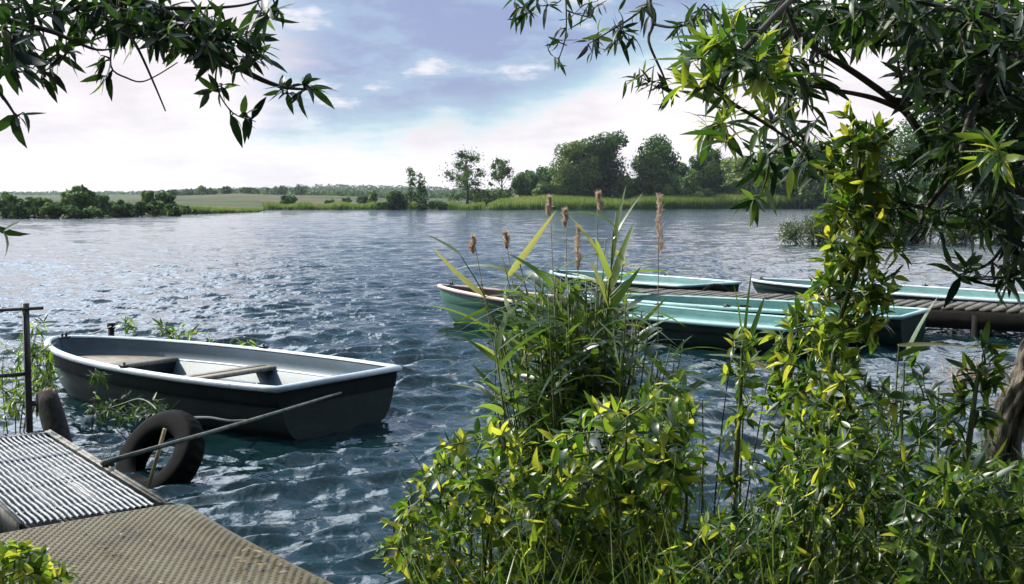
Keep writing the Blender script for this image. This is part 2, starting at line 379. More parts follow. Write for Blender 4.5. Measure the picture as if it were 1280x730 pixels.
# ------------------------------------------------------------------ far country
SHX = [-900, -300, 0, 100, 180, 250, 322, 334, 430, 530, 610, 700, 800, 1050, 1300, 2200]
SHY = [276, 274, 272.6, 272.4, 270, 267.5, 265.2, 262.3, 262, 261.6, 262.4, 261.8, 261, 260, 261, 262]
def shoreD(px): return CH * FPX / (np.interp(px, SHX, SHY) - HOR)
def sky_y(px):  # skyline of the far ridge
    return np.interp(px, [-900, 0, 180, 240, 300, 400, 470, 560, 640, 800, 2200], [242, 243.5, 243, 241, 239, 237, 237.5, 239.5, 241, 242, 240])
def mid_y(px):
    return np.interp(px, [-900, 0, 180, 230, 300, 380, 430, 520, 600, 2200], [248, 248, 246, 243.5, 242, 243.5, 245.5, 248, 248.5, 248])
def terr(px, D):
    D0 = shoreD(px); zm = CH + (HOR - mid_y(px)) / FPX * 560; zr = CH + (HOR - sky_y(px)) / FPX * 1500
    z = np.where(D < 560, np.interp(D, [0, 1], [0, 0]) + .25 + (zm - .25) * np.clip((D - D0 - 15) / (560 - D0 - 15), 0, 1) ** 1.3,
        zm - .006 * np.clip(D - 560, 0, 200) + (zr - zm + 1.2) * np.clip((D - 760) / 740, 0, 1) ** 1.0)
    return np.where(D < D0 + .01, -.4, z)
def far_ground():
    pxs = np.arange(-900, 2201, 6.0); fr = np.concatenate([[0, .0005, .004, .012, .03], np.linspace(.05, 1, 60) ** 1.6 * .98 + .02])
    G = []
    for px in pxs:
        D0 = shoreD(px); Ds = D0 + (1650 - D0) * fr; z = terr(px, Ds); z[0] = -.4; z[1] = .12
        z += np.sin(px * .05 + Ds * .01) * .25 * np.clip((Ds - D0 - 60) / 300, 0, 1); z[-1] -= 12
        G.append(np.stack([(px - 640) / FPX * Ds, Ds, z], -1))
    m, nt, p = mat('far_fields'); n = noise(nt, .011, 3, .5, stretch=(.6, 1.1, 1)); n2 = noise(nt, .25, 5, .6)
    r = ramp(nt, n.outputs[0], [(.36, (.03, .06, .02)), (.43, (.06, .09, .03)), (.47, (.11, .10, .05)), (.52, (.12, .10, .055)), (.56, (.035, .07, .02)), (.64, (.04, .07, .022))])
    mx = nt.nodes.new('ShaderNodeMix'); mx.data_type = 'RGBA'; mx.blend_type = 'MULTIPLY'; mx.inputs[0].default_value = .5
    nt.links.new(r.outputs[0], mx.inputs[6]); nt.links.new(n2.outputs[0], mx.inputs[7]); nt.links.new(mx.outputs[2], p.inputs['Base Color']); p.inputs['Roughness'].default_value = 1
    p.inputs['Specular IOR Level'].default_value = .1
    mb = MB(); mb.grid(np.array(G)); tag(link('hills', mb.mesh('far_land', m, True)), kind='structure')
far_ground()

def clumps(C, Rr, n, size, jit=.18, squash=1.0, fillin=.25):
    """leafy facets spread through and over the lobes of a crown"""
    C = np.asarray(C, float); Rr = np.asarray(Rr, float); w = Rr ** 2; w /= w.sum(); i = rng.choice(len(C), n, p=w)
    d = unit(rnd(n)); rad = np.where(rng.random(n) < fillin, rng.uniform(.3, .9, n), 1 + rng.normal(size=n) * jit)
    P = C[i] + d * rad[:, None] * Rr[i][:, None] * np.array([1, 1, squash]); return P, d
def facets(name, P, d, size, hue, m, aniso=1.0):
    n = len(P); nn = unit(d + rnd(n, .42)); a = unit(np.cross(nn, rnd(n))); b = np.cross(nn, a)
    s = size * rng.uniform(.5, 1.3, n)[:, None]; a = a * s; b = b * s * .7
    a[:, 2] *= aniso
    V = np.stack([P - a, P - b * .9 + a * .1, P + a, P + b + a * .15], 1); F = np.arange(n * 4).reshape(-1, 4)
    return npmesh(name, V.reshape(-1, 3), F, m, False, np.repeat(hue, 4))
def tree(name, label, px, topy, wpx, D, style='round', m='far', group=None, base=None, n=None, lean=0, nlobe=None, size=None, trunk=True, skirt=.12):
    x = (px - 640) / FPX * D; h = CH + (HOR - topy) / FPX * D; w = wpx / FPX * D
    z0 = float(terr(np.array([px]), np.array([D]))[0]) if base is None else base
    z0 = max(z0, 0); h -= z0
    t = thing(name, label, 'shrub' if name in ('shrub', 'bush') else 'tree', (x, D, z0), 0, group)
    if style == 'round':
        k = nlobe or 20; C = []; Rr = []
        for i in range(k):
            f = rng.uniform(skirt, .84); ww = w / 2 * (math.sin(math.pi * min(.98, (f * .80 + .14))) ** .7) * rng.uniform(.3, .75); a = rng.uniform(0, 6.28)
            C.append((math.cos(a) * ww, math.sin(a) * ww, h * f)); Rr.append(min(w, h) * rng.uniform(.12, .25))
        C.append((0, 0, h * .8)); Rr.append(h * .15); C.append((0, 0, h * .5)); Rr.append(min(w * .36, h * .3)); C.append((0, 0, h * .3)); Rr.append(min(w * .36, h * .24))
    elif style == 'sparse':
        k = nlobe or 44; C = []; Rr = []
        for i in range(k):
            f = rng.uniform(.10, .97); ww = w / 2 * math.sin(math.pi * min(1, f * .75 + .2)) ** .8 * math.sqrt(rng.uniform(.02, .95)); a = rng.uniform(0, 6.28)
            C.append((math.cos(a) * ww, math.sin(a) * ww, h * f)); Rr.append(max(w * rng.uniform(.07, .14), .55))
    else:  # low shrub
        k = nlobe or 9; C = []; Rr = []
        for i in range(k):
            a = rng.uniform(0, 6.28); q = math.sqrt(rng.random()) * w * .38
            C.append((math.cos(a) * q, math.sin(a) * q * .8, h * rng.uniform(.2, .68))); Rr.append(min(w * .28, h * .34) * rng.uniform(.8, 1.2))
    s = size or max(.2, D / FPX * 1.9)
    area = sum(r * r for r in Rr) * 12.6; n = n or int(min(9000, max(350, area / (s * s * 1.3) * (2.6 if style != 'sparse' else 1.0))))
    P, d = clumps(C, Rr, n, s, .13 if style != 'sparse' else .8, .85, .3); P[:, 2] = np.abs(P[:, 2])
    lob = np.argmin(((P[:, None] - np.array(C)[None]) ** 2).sum(-1), 1); hue = np.clip(.42 + .2 * rng.normal(size=n) + (.22 * rng.normal(size=len(C)))[lob], 0, 1)
    link('crown', facets('crown', P, d, s, hue, M[m]), t)
    if trunk and style != 'shrub':
        mb = MB(); top = h * (.8 if style == 'sparse' else .6)
        mb.tube([(0, 0, -.3), (.02 * w, 0, top * .4), (-.02 * w, 0, top)], [w * .035, w * .026, w * .01], 7)
        link('trunk', mb.mesh('trunk', M['far_trunk'], True), t)
        mb = MB()
        for i in range(min(len(C), 12)):
            c = np.array(C[i]); b = np.array([0, 0, max(.1 * h, min(top, c[2] * .65))]); mb.tube(bez(b, (b + c) / 2 + np.array([0, 0, .03 * h]), c, 5), np.linspace(w * .012, w * .004, 5), 5, cap=False)
        link('limbs', mb.mesh('limbs', M['far_trunk'], True), t)
    elif style == 'shrub':
        mb = MB()
        for i in range(min(len(C), 6)):
            c = np.array(C[i]); b = np.array([c[0] * .3, c[1] * .3, -.2]); mb.tube([b, (b + c) / 2, c], [.05, .04, .02], 5, cap=False)
        link('stems', mb.mesh('stems', M['far_trunk'], True), t)
    return t
GL = 'trees and bushes on the left shore'
for a in [
    ('bush', 'dark dense bush cut by the left edge of the lake view', 6, 241.5, 56, 124, 'round'),
    ('bush', 'dark bush second from the left edge on the far left shore', 44, 246, 46, 121, 'round'),
    ('tree', 'tallest dark round tree standing on the left shore', 99, 230, 54, 122, 'round'),
    ('tree', 'lower dark tree leaning against the tallest left shore tree', 126, 242, 34, 124, 'round'),
    ('bush', 'wide dark bush right of the tall tree on the left shore', 152, 248, 44, 127, 'round'),
    ('bush', 'low dark bush hanging over the water at the left shore', 72, 254, 44, 118, 'shrub'),
    ('bush', 'low rounded bush ending the dark row on the left shore', 178, 252, 36, 132, 'round'),
    ('tree', 'small upright tree with narrow crown behind the left shore row', 186, 236.5, 20, 150, 'round'),
    ('tree', 'pale rounded tree behind the reeds of the left shore', 208, 241, 30, 152, 'round'),
    ('bush', 'low pale bush above the grassy end of the left spit', 232, 256, 34, 150, 'shrub'),
    ('bush', 'dark waterside bush under the tallest left shore tree', 112, 256, 52, 118.5, 'shrub'),
    ('bush', 'dark waterside bush at the far left corner of the shore', 22, 257, 50, 118.5, 'shrub')]:
    tree(*a, group=GL)
for k, (px, ty, w_) in enumerate([(28, 250, 40), (60, 249, 36), (88, 250, 30), (135, 252, 34), (165, 255, 32), (195, 250, 26), (-20, 245, 50), (218, 255, 24)]):
    tree('bush', ['bush between the edge bush and its right neighbour on the left shore', 'bush just left of the tallest left shore tree', 'bush at the left foot of the tallest left shore tree', 'bush at the right foot of the tallest left shore tree', 'bush before the low rounded one on the left shore', 'bush under the narrow upright tree on the left shore', 'bush partly cut by the left edge on the far shore', 'small bush above the reeds of the left spit'][k], px, ty, w_, 129 + k, 'round', group=GL)
GM = 'hedgerow trees on the far hill'
for px, ty, w_, D, lb in [(255, 231.5, 19, 540, 'left round tree of the hedgerow on the far hill'), (268, 237.5, 12, 545, 'small tree between two round hedgerow trees on the hill'),
    (285, 232.5, 20, 540, 'middle broad tree of the hedgerow on the far hill'), (309, 233.5, 19, 545, 'right broad tree ending the hedgerow on the far hill'),
    (238, 239.5, 10, 548, 'smallest tree at the left end of the hill hedgerow'), (352, 231, 24, 600, 'left one of two joined crowns on the hill crest'),
    (378, 229.5, 27, 600, 'right one of two joined crowns on the hill crest'), (216, 237, 16, 420, 'round tree between the left shore and the hill hedgerow')]:
    tree('tree', lb, px, ty, w_, D, 'round', n=700, size=.45, group=GM)
GI = 'trees round the far inlet'
for nm, px, ty, w_, D, st, m_, lb in [
    ('bush', 362, 244, 27, 236, 'round', 'far', 'lone round dark bush on the far green shore of the inlet'),
    ('bush', 345, 255, 26, 238, 'shrub', 'far', 'low bush left of the lone round bush at the inlet'),
    ('bush', 414, 250, 22, 330, 'round', 'far', 'small faint bush left of the hedge behind the inlet'),
    ('bush', 433, 247, 26, 330, 'round', 'far', 'middle faint bush of the hedge behind the inlet'),
    ('tree', 453, 244, 24, 330, 'round', 'far', 'taller faint tree of the hedge behind the inlet'),
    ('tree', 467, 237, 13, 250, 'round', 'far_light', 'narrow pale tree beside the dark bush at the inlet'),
    ('bush', 495, 236.5, 34, 228, 'round', 'far', 'dark rounded bush at the foot of the thin twin tree'),
    ('tree', 514, 209, 15, 226, 'sparse', 'far', 'taller stem of the thin twin tree standing at the inlet'),
    ('tree', 526, 217, 14, 227, 'sparse', 'far', 'shorter stem of the thin twin tree standing at the inlet'),
    ('bush', 528, 246, 16, 224, 'round', 'far', 'small bush right of the thin twin tree'),
    ('bush', 549, 249.5, 34, 226, 'shrub', 'far_light', 'low bright green bush between the thin twin tree and the airy tree'),
    ('bush', 480, 252, 28, 226, 'shrub', 'far', 'low waterside bush at the left end of the inlet trees')]:
    tree(nm, lb, px, ty, w_, D, st, m_, group=GI, n=(620 if st == 'sparse' else None), size=(.24 if st == 'sparse' else None))
GR = 'trees behind the right reed bank'
for nm, px, ty, w_, D, st, m_, lb in [
    ('tree', 584, 190, 54, 232, 'sparse', 'far', 'airy tall tree with see-through crown standing left of the reed bank'),
    ('tree', 627, 198, 36, 238, 'sparse', 'far', 'second airy tree just right of the tall airy one'),
    ('bush', 605, 236, 40, 240, 'round', 'far', 'dark bush filling the gap under the two airy trees'),
    ('tree', 660, 214, 44, 240, 'round', 'far', 'low dark tree left of the big lit willow'),
    ('tree', 688, 207, 46, 243, 'round', 'far', 'dark tree tucked behind the left flank of the big willow'),
    ('tree', 722, 172, 62, 236, 'round', 'far_light', 'pale sunlit willow forming the left half of the big crown'),  # paler leaf colour stands in for sun on the crown's left half
    ('tree', 757, 160, 66, 240, 'round', 'far', 'tallest broad willow in the middle of the far shore'),
    ('bush', 690, 228, 50, 232, 'round', 'far_light', 'pale bush under the big willow behind the reeds'),
    ('tree', 822, 163, 66, 240, 'round', 'far', 'tall round dark tree right of the tallest willow'),
    ('bush', 789, 222, 40, 246, 'round', 'far', 'dark bush in the notch between the two tallest trees'),
    ('tree', 883, 181, 54, 246, 'round', 'far', 'dark oak with flat top right of the round tree'),
    ('bush', 855, 220, 50, 248, 'round', 'far', 'shaded bush between the round tree and the oak'),
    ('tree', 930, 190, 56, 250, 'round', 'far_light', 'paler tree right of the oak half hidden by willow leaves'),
    ('tree', 968, 176, 62, 245, 'round', 'far', 'dark tree seen through the hanging willow leaves'),
    ('tree', 1010, 172, 70, 240, 'round', 'far', 'broad dark tree behind the green reeds by the leafy column'),
    ('bush', 905, 228, 50, 250, 'round', 'far', 'dark bush at the foot of the oak'),
    ('bush', 945, 226, 54, 248, 'round', 'far', 'low dark bush at the foot of the pale tree'),
    ('bush', 992, 224, 60, 244, 'round', 'far', 'low dark bush under the broad tree'),
    ('bush', 740, 226, 60, 238, 'round', 'far', 'shaded bush at the foot of the tallest willow'),
    ('bush', 826, 224, 60, 238, 'round', 'far', 'shaded bush at the foot of the round tree'),
    ('bush', 1040, 214, 60, 236, 'round', 'far', 'dark bush behind the leafy column on the far shore'),
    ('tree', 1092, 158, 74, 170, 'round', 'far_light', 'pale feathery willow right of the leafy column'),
    ('tree', 1150, 136, 110, 165, 'round', 'far', 'large dark tree behind the hanging branches on the right'),
    ('tree', 1228, 120, 120, 160, 'round', 'far', 'large dark tree near the right edge behind the branches'),
    ('tree', 1310, 125, 120, 165, 'round', 'far', 'large dark tree cut by the right edge of the view'),
    ('bush', 1100, 226, 70, 165, 'round', 'far_light', 'pale green bush under the feathery willow'),
    ('bush', 1170, 218, 90, 160, 'round', 'far', 'dark bush under the large tree on the right'),
    ('tree', 908, 194, 50, 258, 'round', 'far_light', 'pale round tree filling the gap right of the oak'),
    ('tree', 850, 200, 44, 262, 'round', 'far', 'dark tree filling the gap between the round tree and the oak'),
    ('bush', 705, 222, 60, 246, 'round', 'far', 'green bush behind the left end of the reed tongue'),
    ('bush', 870, 232, 60, 236, 'round', 'far_light', 'low sunlit bush right behind the green reed belt'),
    ('bush', 780, 234, 46, 236, 'round', 'far', 'low bush behind the gap of the two reed beds'),
    ('bush', 1255, 215, 90, 158, 'round', 'far', 'dark bush low behind the branches at the right edge')]:
    D += 26 if D > 200 else 8
    tree(nm, lb, px, ty, w_, D, st, m_, group=GR, n=(5200 if st == 'sparse' else None), size=(.22 if st == 'sparse' else None), base=.3)

def blades(name, label, cat, P, H, Wd, hue, m, lean=.12, kind='stuff'):
    n = len(P); a = rng.uniform(0, 6.28, n); B = np.stack([np.cos(a), np.sin(a), a * 0], 1) * Wd / 2; top = P + np.stack([rng.normal(size=n) * lean, rng.normal(size=n) * lean, np.ones(n)], 1) * H[:, None]
    mid = (P + top) / 2 + B * .2
    V = np.stack([P - B, P + B, mid + B * .9, top + B * .25, top - B * .25, mid - B * .9], 1)
    F = np.arange(n * 6).reshape(n, 6)[:, [[0, 1, 2, 5], [5, 2, 3, 4]]].reshape(-1, 4)
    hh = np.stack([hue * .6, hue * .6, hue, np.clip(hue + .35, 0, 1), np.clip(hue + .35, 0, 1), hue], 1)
    return tag(link(name, npmesh(name, V.reshape(-1, 3), F, m, False, hh)), label, cat, kind=kind)
def reedbed(px0, px1, depth, hfun, n, label, name='reed_bed', m='far_reed', dd=0, wd=.16):
    px = rng.uniform(px0, px1, n); q = rng.random(n); D0 = shoreD(px) + dd; D = D0 + q * depth
    P = np.stack([(px - 640) / FPX * D, D, np.full(n, -.05) + .3 * np.clip(q * depth / 6, 0, 1)], 1); H = hfun(px, q) * rng.uniform(.75, 1.1, n)
    hue = np.clip(.35 + .2 * rng.normal(size=n) + .25 * (np.sin(px * .05) > .6), 0, 1)
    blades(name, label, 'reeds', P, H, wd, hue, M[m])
reedbed(610, 782, 26, lambda p, q: np.interp(p, [610, 625, 680, 782], [.9, 1.9, 2.6, 2.2]) * (.7 + .35 * q), 15000, 'pale green tongue of reeds reaching into the lake before the willow')
reedbed(775, 1062, 16, lambda p, q: np.interp(p, [775, 800, 900, 1062], [1.4, 2.7, 3.0, 4.2]) * (.75 + .3 * q), 22000, 'bright green reed belt along the far right shore', wd=.17)
reedbed(190, 328, 5, lambda p, q: np.interp(p, [190, 260, 328], [1.1, .8, .35]), 5000, 'low light green reeds along the end of the left spit', wd=.14)
reedbed(330, 606, 10, lambda p, q: .8 + .5 * np.sin(p * .07) ** 2, 7000, 'thin strip of green reeds along the inlet shore', wd=.2)
# woods on the ridge
def ridge_wood():
    P = []; 
    for px in np.arange(-200, 1300, 1.6):
        D = 1480 + rng.uniform(-60, 20); h = rng.uniform(2.0, 5) + (2.2 if 395 < px < 560 else 0)
        zb = float(terr(np.array([px]), np.array([D]))[0]); c = np.array([(px - 640) / FPX * D, D, zb + h * .4])
        d = unit(rnd(26)); P.append(c + d * np.array([3.2, 3, h * .6]))
    for _ in range(800):
        px = rng.uniform(200, 620); D = rng.uniform(640, 1350); 
        if rng.random() < .5: D = rng.choice([650, 800, 1000, 1250]) + px * .1
        zb = float(terr(np.array([px]), np.array([D]))[0]); h = rng.uniform(2.5, 4.5); c = np.array([(px - 640) / FPX * D, D, zb + h * .4])
        d = unit(rnd(22)); P.append(c + d * np.array([3.5, 3, h * .55]))
    P = np.concatenate(P); n = len(P)
    tag(link('distant_woods', facets('distant_woods', P, unit(rnd(n)), 1.3, np.clip(.4 + .2 * rng.normal(size=n), 0, 1), M['far'])), 'bluish woods and hedges along the far ridge', 'woods', kind='stuff')
ridge_wood()
# bushes standing in the shallows on the right
def island(label, px, topy, wpx, basey, m, n, ls=.11):
    D = CH * FPX / (basey - HOR); x = (px - 640) / FPX * D; h = CH + (HOR - topy) / FPX * D; w = wpx / FPX * D
    t = thing('bush', label, 'bush', (x, D, 0), 0, 'bushes standing in the shallows'); C = []; Rr = []
    for i in range(14):
        a = rng.uniform(0, 6.28); q = math.sqrt(rng.random()) * w * .4; hh = h * (1 - .55 * (q / (w * .5)) ** 2)
        C.append((math.cos(a) * q, math.sin(a) * q * .7, hh * rng.uniform(.25, .75))); Rr.append(h * rng.uniform(.2, .32))
    P, d = clumps(C, Rr, n, ls, .2, .9, .4); P[:, 2] = np.abs(P[:, 2]); nn = unit(d + rnd(n, .7))
    link('foliage', leaf_mesh('foliage', P, unit(d + rnd(n, .7) + np.array([0, 0, .5])), nn, ls, ls * .4, np.clip(.5 + .2 * rng.normal(size=n), 0, 1), M[m], seg=2), t)
    mb = MB()
    for c in C: mb.tube([(c[0] * .4, c[1] * .4, -.2), (c[0] * .8, c[1] * .8, c[2] * .5), c], [.03, .02, .008], 5, cap=False)
    link('stems', mb.mesh('stems', M['twig'], True), t)
M['silver'] = leafmat('silvery_leaf', [(0, (.07, .11, .06)), (1, (.2, .24, .13))], [(0, (.05, .09, .03)), (1, (.18, .22, .06))], .25, .45)
island('silvery green bush standing in the shallows nearest the open lake', 1015, 260, 92, 305, 'silver', 4600, .13)
island('wide grey green bush behind the leafy column in the right shallows', 1090, 250, 120, 303, 'silver', 5600, .15)
island('middle grey green bush between column and trunk in the right shallows', 1160, 246, 120, 304, 'silver', 5200, .15)
island('dark bush in the shallows ending behind the right twigs', 1230, 248, 120, 303, 'leaf_dark', 5200, .15)

# ------------------------------------------------------------------ boats
def planw(t, Wb):
    t0 = .3; t = np.asarray(t, float)
    w = np.where(t < t0, 1 - .12 * ((t0 - t) / t0) ** 2, np.maximum(1 - np.clip((t - t0) / (1 - t0), 0, 1) ** 2.3, 0) ** (1 / 1.5))
    return Wb / 2 * w
def paint(name, c, dirt=(.05, .045, .03), rough=.35, amt=.5, bd=.0008, spec=.4):
    m, nt, p = mat(name); n = noise(nt, 3.5, 7, .65, stretch=(1, 1, 3)); n2 = noise(nt, 30, 4, .6)
    c2 = tuple(min(1, v * 1.25 + .01) for v in c); r = ramp(nt, n.outputs[0], [(.3, tuple(v * (1 - amt) + d * amt for v, d in zip(c, dirt))), (.48, c), (.75, c2)])
    mx = nt.nodes.new('ShaderNodeMix'); mx.data_type = 'RGBA'; mx.blend_type = 'MIX'
    f = ramp(nt, n2.outputs[0], [(.62, (0, 0, 0)), (.72, (.6, .6, .6))]); nt.links.new(f.outputs[0], mx.inputs[0]); nt.links.new(r.outputs[0], mx.inputs[6]); mx.inputs[7].default_value = (*dirt, 1)
    nt.links.new(mx.outputs[2], p.inputs['Base Color']); p.inputs['Roughness'].default_value = rough; p.inputs['Specular IOR Level'].default_value = spec; bump(nt, p, n2.outputs[0], bd); return m
M['rim_white'] = paint('pale_rim', (.42, .47, .50), rough=.35, amt=.25)
M['rim_pink'] = paint('faded_pink_rim', (.58, .40, .36), rough=.5, amt=.25)
M['rim_teal'] = paint('pale_teal_rim', (.32, .48, .46), rough=.4, amt=.3)
M['in_blue'] = paint('blue_grey_inner_hull', (.055, .09, .115), rough=.5, amt=.35)
M['in_teal'] = paint('teal_inner_hull', (.085, .21, .20), rough=.45, amt=.35)
M['in_pale'] = paint('pale_teal_inner_hull', (.10, .24, .23), rough=.45, amt=.3)
M['in_brown'] = paint('brown_inner_hull', (.16, .06, .042), (.04, .02, .015), rough=.6, amt=.5)
M['out_dark'] = paint('dark_outer_hull', (.006, .012, .014), (.02, .02, .015), rough=.7, amt=.15, spec=.12)
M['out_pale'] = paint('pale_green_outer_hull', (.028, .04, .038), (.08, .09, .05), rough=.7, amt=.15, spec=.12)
M['out_green'] = paint('green_outer_hull', (.010, .028, .023), (.04, .06, .04), rough=.7, amt=.15, spec=.12)
def fade_rim(key='rim_pink', aft=(.32, .50, .48), fore=None, x0=3.6, x1=4.6):
    m = M[key]; nt = m.node_tree; p = nt.nodes['Principled BSDF']; old = p.inputs['Base Color'].links[0].from_socket
    tc = nt.nodes.new('ShaderNodeTexCoord'); sx = nt.nodes.new('ShaderNodeSeparateXYZ'); nt.links.new(tc.outputs['Object'], sx.inputs[0])
    f = ramp(nt, sx.outputs[0], [(0, (0, 0, 0)), (1, (1, 1, 1))]); mr = nt.nodes.new('ShaderNodeMapRange'); nt.links.new(sx.outputs[0], mr.inputs[0]); mr.inputs[1].default_value = x0; mr.inputs[2].default_value = x1
    mx = nt.nodes.new('ShaderNodeMix'); mx.data_type = 'RGBA'; nt.links.new(mr.outputs[0], mx.inputs[0]); mx.inputs[6].default_value = (*aft, 1); nt.links.new(old, mx.inputs[7]); nt.links.new(mx.outputs[2], p.inputs['Base Color'])
    if fore: nt.links.new(old, mx.inputs[6]); nt.links.remove(mx.inputs[7].links[0]); mx.inputs[7].default_value = (*fore, 1)
fade_rim()
M['out_pgreen'] = paint('sunlit_bow_green_hull', (.010, .028, .023), (.01, .02, .015), rough=.6, amt=.15, spec=.2)
fade_rim('out_pgreen', fore=(.065, .16, .125), x0=4.5, x1=5.1)  # bow painted lighter green for the sun on it, sides dark for shade
fade_rim('out_pale', fore=(.20, .26, .25), x0=2.9, x1=3.5)  # light reaching the bow is put in as a paler hull colour
M['wood'] = noisy('bench_wood', (.10, .08, .055), (.26, .22, .17), 8, .7, .002, (1, 8, 1))
M['pole'] = noisy('mossy_pole', (.02, .026, .018), (.11, .12, .09), 16, .65, .002)
M['rope'] = noisy('rope', (.35, .33, .28), (.6, .58, .5), 60, .9)
M['black'] = noisy('dark_steel', (.012, .012, .012), (.04, .035, .03), 20, .5)
M['rubber'] = noisy('tyre_rubber', (.002, .002, .0022), (.006, .006, .006), 14, .8, .002, spec=.06)

def boat(i, label, inner, outer, rim, upper=None, seats=(), mud=None):
    x, y, a, L, Wb, z0, dz = BOATS[i]
    t = thing('rowing_boat', label, 'boat', (x, y, 0), a, 'rowing boats moored by the bank')
    ns = 49; ts = np.sin(np.linspace(0, math.pi / 2, ns)); w = planw(ts, Wb); zg = z0 + dz * ts ** 2
    fr = ts ** 6
    def station(prof):     # prof: (half breadth factor, z) from the gunwale to the keel; z given as a fraction 1=gunwale .. 0=waterline, <0 below
        G = []
        for s in (1, -1):
            g = []
            for (k, f, rake) in prof:
                z = np.where(f >= 0, f * zg, f * np.ones(ns) * .2 * (1 - .55 * (1 - ts) ** 2 - .5 * fr))
                xx = ts * L - rake * fr
                ww = w * (k + (0 if k == 0 else (1 - k) * .0)); g.append(np.stack([xx, s * ww, z], -1))
            G.append(np.stack(g, 1))
        return G
    # outer hull in two bands: the upper strake and the lower hull
    up = [(1.0, .97, 0), (.975, .80, .02), (.955, .62, .05)]
    lo = [(.925, .60, .055), (.90, .42, .12), (.84, .18, .22), (.76, 0, .34), (.60, -.5, .55), (.30, -.85, .85), (0, -1, 1.0)]
    for nm, pr, mt in (('hull', lo, outer), ('top_strake', up + [lo[0]], upper or outer)):
        mb = MB(); A, B = station(pr); mb.grid(A, flip=False); mb.grid(B, flip=True)
        # transom closing the stern
        V = np.concatenate([A[0], B[0][::-1]]); V[:, 0] += 0; mb.add(V, [tuple(range(len(V)))])
        link(nm, mb.mesh(nm, M[mt], True), t)
    # inner hull and sole
    fl = max(.12, .22 * z0 / .4)
    ip = [(.96, .985), (.93, .80), (.915, .62), (.86, .60), (.80, .34)]
    mb = MB()
    for s in (1, -1):
        g = [np.stack([ts * (L - .07) + .035 - fr * np.interp(f, [0, .18, .42, .6, .97], [.40, .28, .17, .09, 0]), s * np.maximum(w * k - .012, 0), f * zg], -1) for k, f in ip]
        g.append(np.stack([ts * (L - .25) + .035 - fr * .3, s * w * .66, np.full(ns, fl * .62)], -1)); g.append(np.stack([ts * (L - .25) + .035 - fr * .3, 0 * w, np.full(ns, fl * .55)], -1))
        mb.grid(np.stack(g, 1), flip=(s == 1))
        if s == 1: A0 = np.stack(g, 1)[0]
        else: B0 = np.stack(g, 1)[0]
    V = np.concatenate([A0, B0[::-1]]); mb.add(V, [tuple(range(len(V)))])
    link('inner_hull', mb.mesh('inner_hull', M[inner], True), t)
    if mud:
        k = ts > .52; mb = MB(); tt = ts[k]
        for s in (1, -1):
            mb.grid(np.stack([np.stack([tt * (L - .09) + .035 - fr[k] * np.interp(f, [0, .18, .42, .6, .97], [.42, .30, .19, .10, 0]), s * np.maximum(w[k] * kk - .02, 0), f * zg[k]], -1) for kk, f in ((.93, .965), (.915, .80), (.90, .64), (.82, .62), (.77, .36), (.64, .2), (0, .17))], 1), flip=(s == 1))
        link('bow_lining', mb.mesh('bow_lining', M[mud], True), t)
    # gunwale: a rolled rim all the way round
    prof = [(-.035, .0), (-.03, .014), (-.008, .021), (.016, .018), (.028, .004), (.028, -.02), (.018, -.03), (.010, -.006), (-.03, -.006)]
    tt = np.sin(np.linspace(0, math.pi / 2, 61)); C = []
    for s in (1, -1):
        seq = tt if s == 1 else tt[::-1][1:]
        for q in seq: C.append((q * L, s * float(planw(q, Wb)), z0 + dz * q * q))
    C = np.array(C); C = np.concatenate([C, [[0, -planw(0, Wb) * .4, z0], [0, planw(0, Wb) * .4, z0]]]) if False else C
    n = len(C); T = np.zeros_like(C); T[1:-1] = C[2:] - C[:-2]; T[0] = C[1] - C[0]; T[-1] = C[-1] - C[-2]; T = unit(T * np.array([1, 1, 0])); O = np.stack([T[:, 1], -T[:, 0], T[:, 2] * 0], 1)
    ctr = np.array([L * .4, 0, 0]); sgn = np.sign(((C - ctr) * O).sum(1)); O *= np.where(sgn == 0, 1, sgn)[:, None]
    O[0] = unit(O[0] + np.array([-1., 0, 0])) * 1.35; O[-1] = unit(O[-1] + np.array([-1., 0, 0])) * 1.35
    G = np.stack([C + O * p_[0] + np.array([0, 0, p_[1]]) for p_ in prof], 1)
    mb = MB(); mb.grid(G, flip=False, closeu=True)
    link('gunwale', mb.mesh('gunwale', M[rim], True), t)
    # benches
    for (f, dpt, kind) in seats:
        wv = float(planw(f, Wb)) * .9; zz = (z0 + dz * f * f) * .66; mb = MB()
        if kind == 'bow':
            q = np.linspace(f, .93, 9); ww = planw(q, Wb) * .87; zz = z0 * .72; q2 = np.concatenate([np.stack([q * L, ww, q * 0 + zz], 1), np.stack([q * L, -ww, q * 0 + zz], 1)[::-1]])
            b2 = q2 - np.array([0, 0, .035]); m_ = len(q2); mb.add(np.concatenate([q2, b2]), [tuple(range(m_))[::-1], tuple(range(m_, 2 * m_))] + [(j, (j + 1) % m_, m_ + (j + 1) % m_, m_ + j) for j in range(m_)])
            s_ = link('bow_seat', mb.mesh('bow_seat', M['wood']), t); mb = MB(); mb.box((f * L + .02, 0, (zz - .035 + .08) / 2), (.03, ww[0] * 1.9, zz - .035 - .08)); link('seat_front', mb.mesh('seat_front', M['out_dark']), s_)
        else:
            for o_ in (-dpt / 4 - .006, dpt / 4 + .006): mb.box((f * L + o_, 0, zz), (dpt / 2 - .008, wv * 2, .03))
            link('bench', mb.mesh('bench', M['wood']), t)
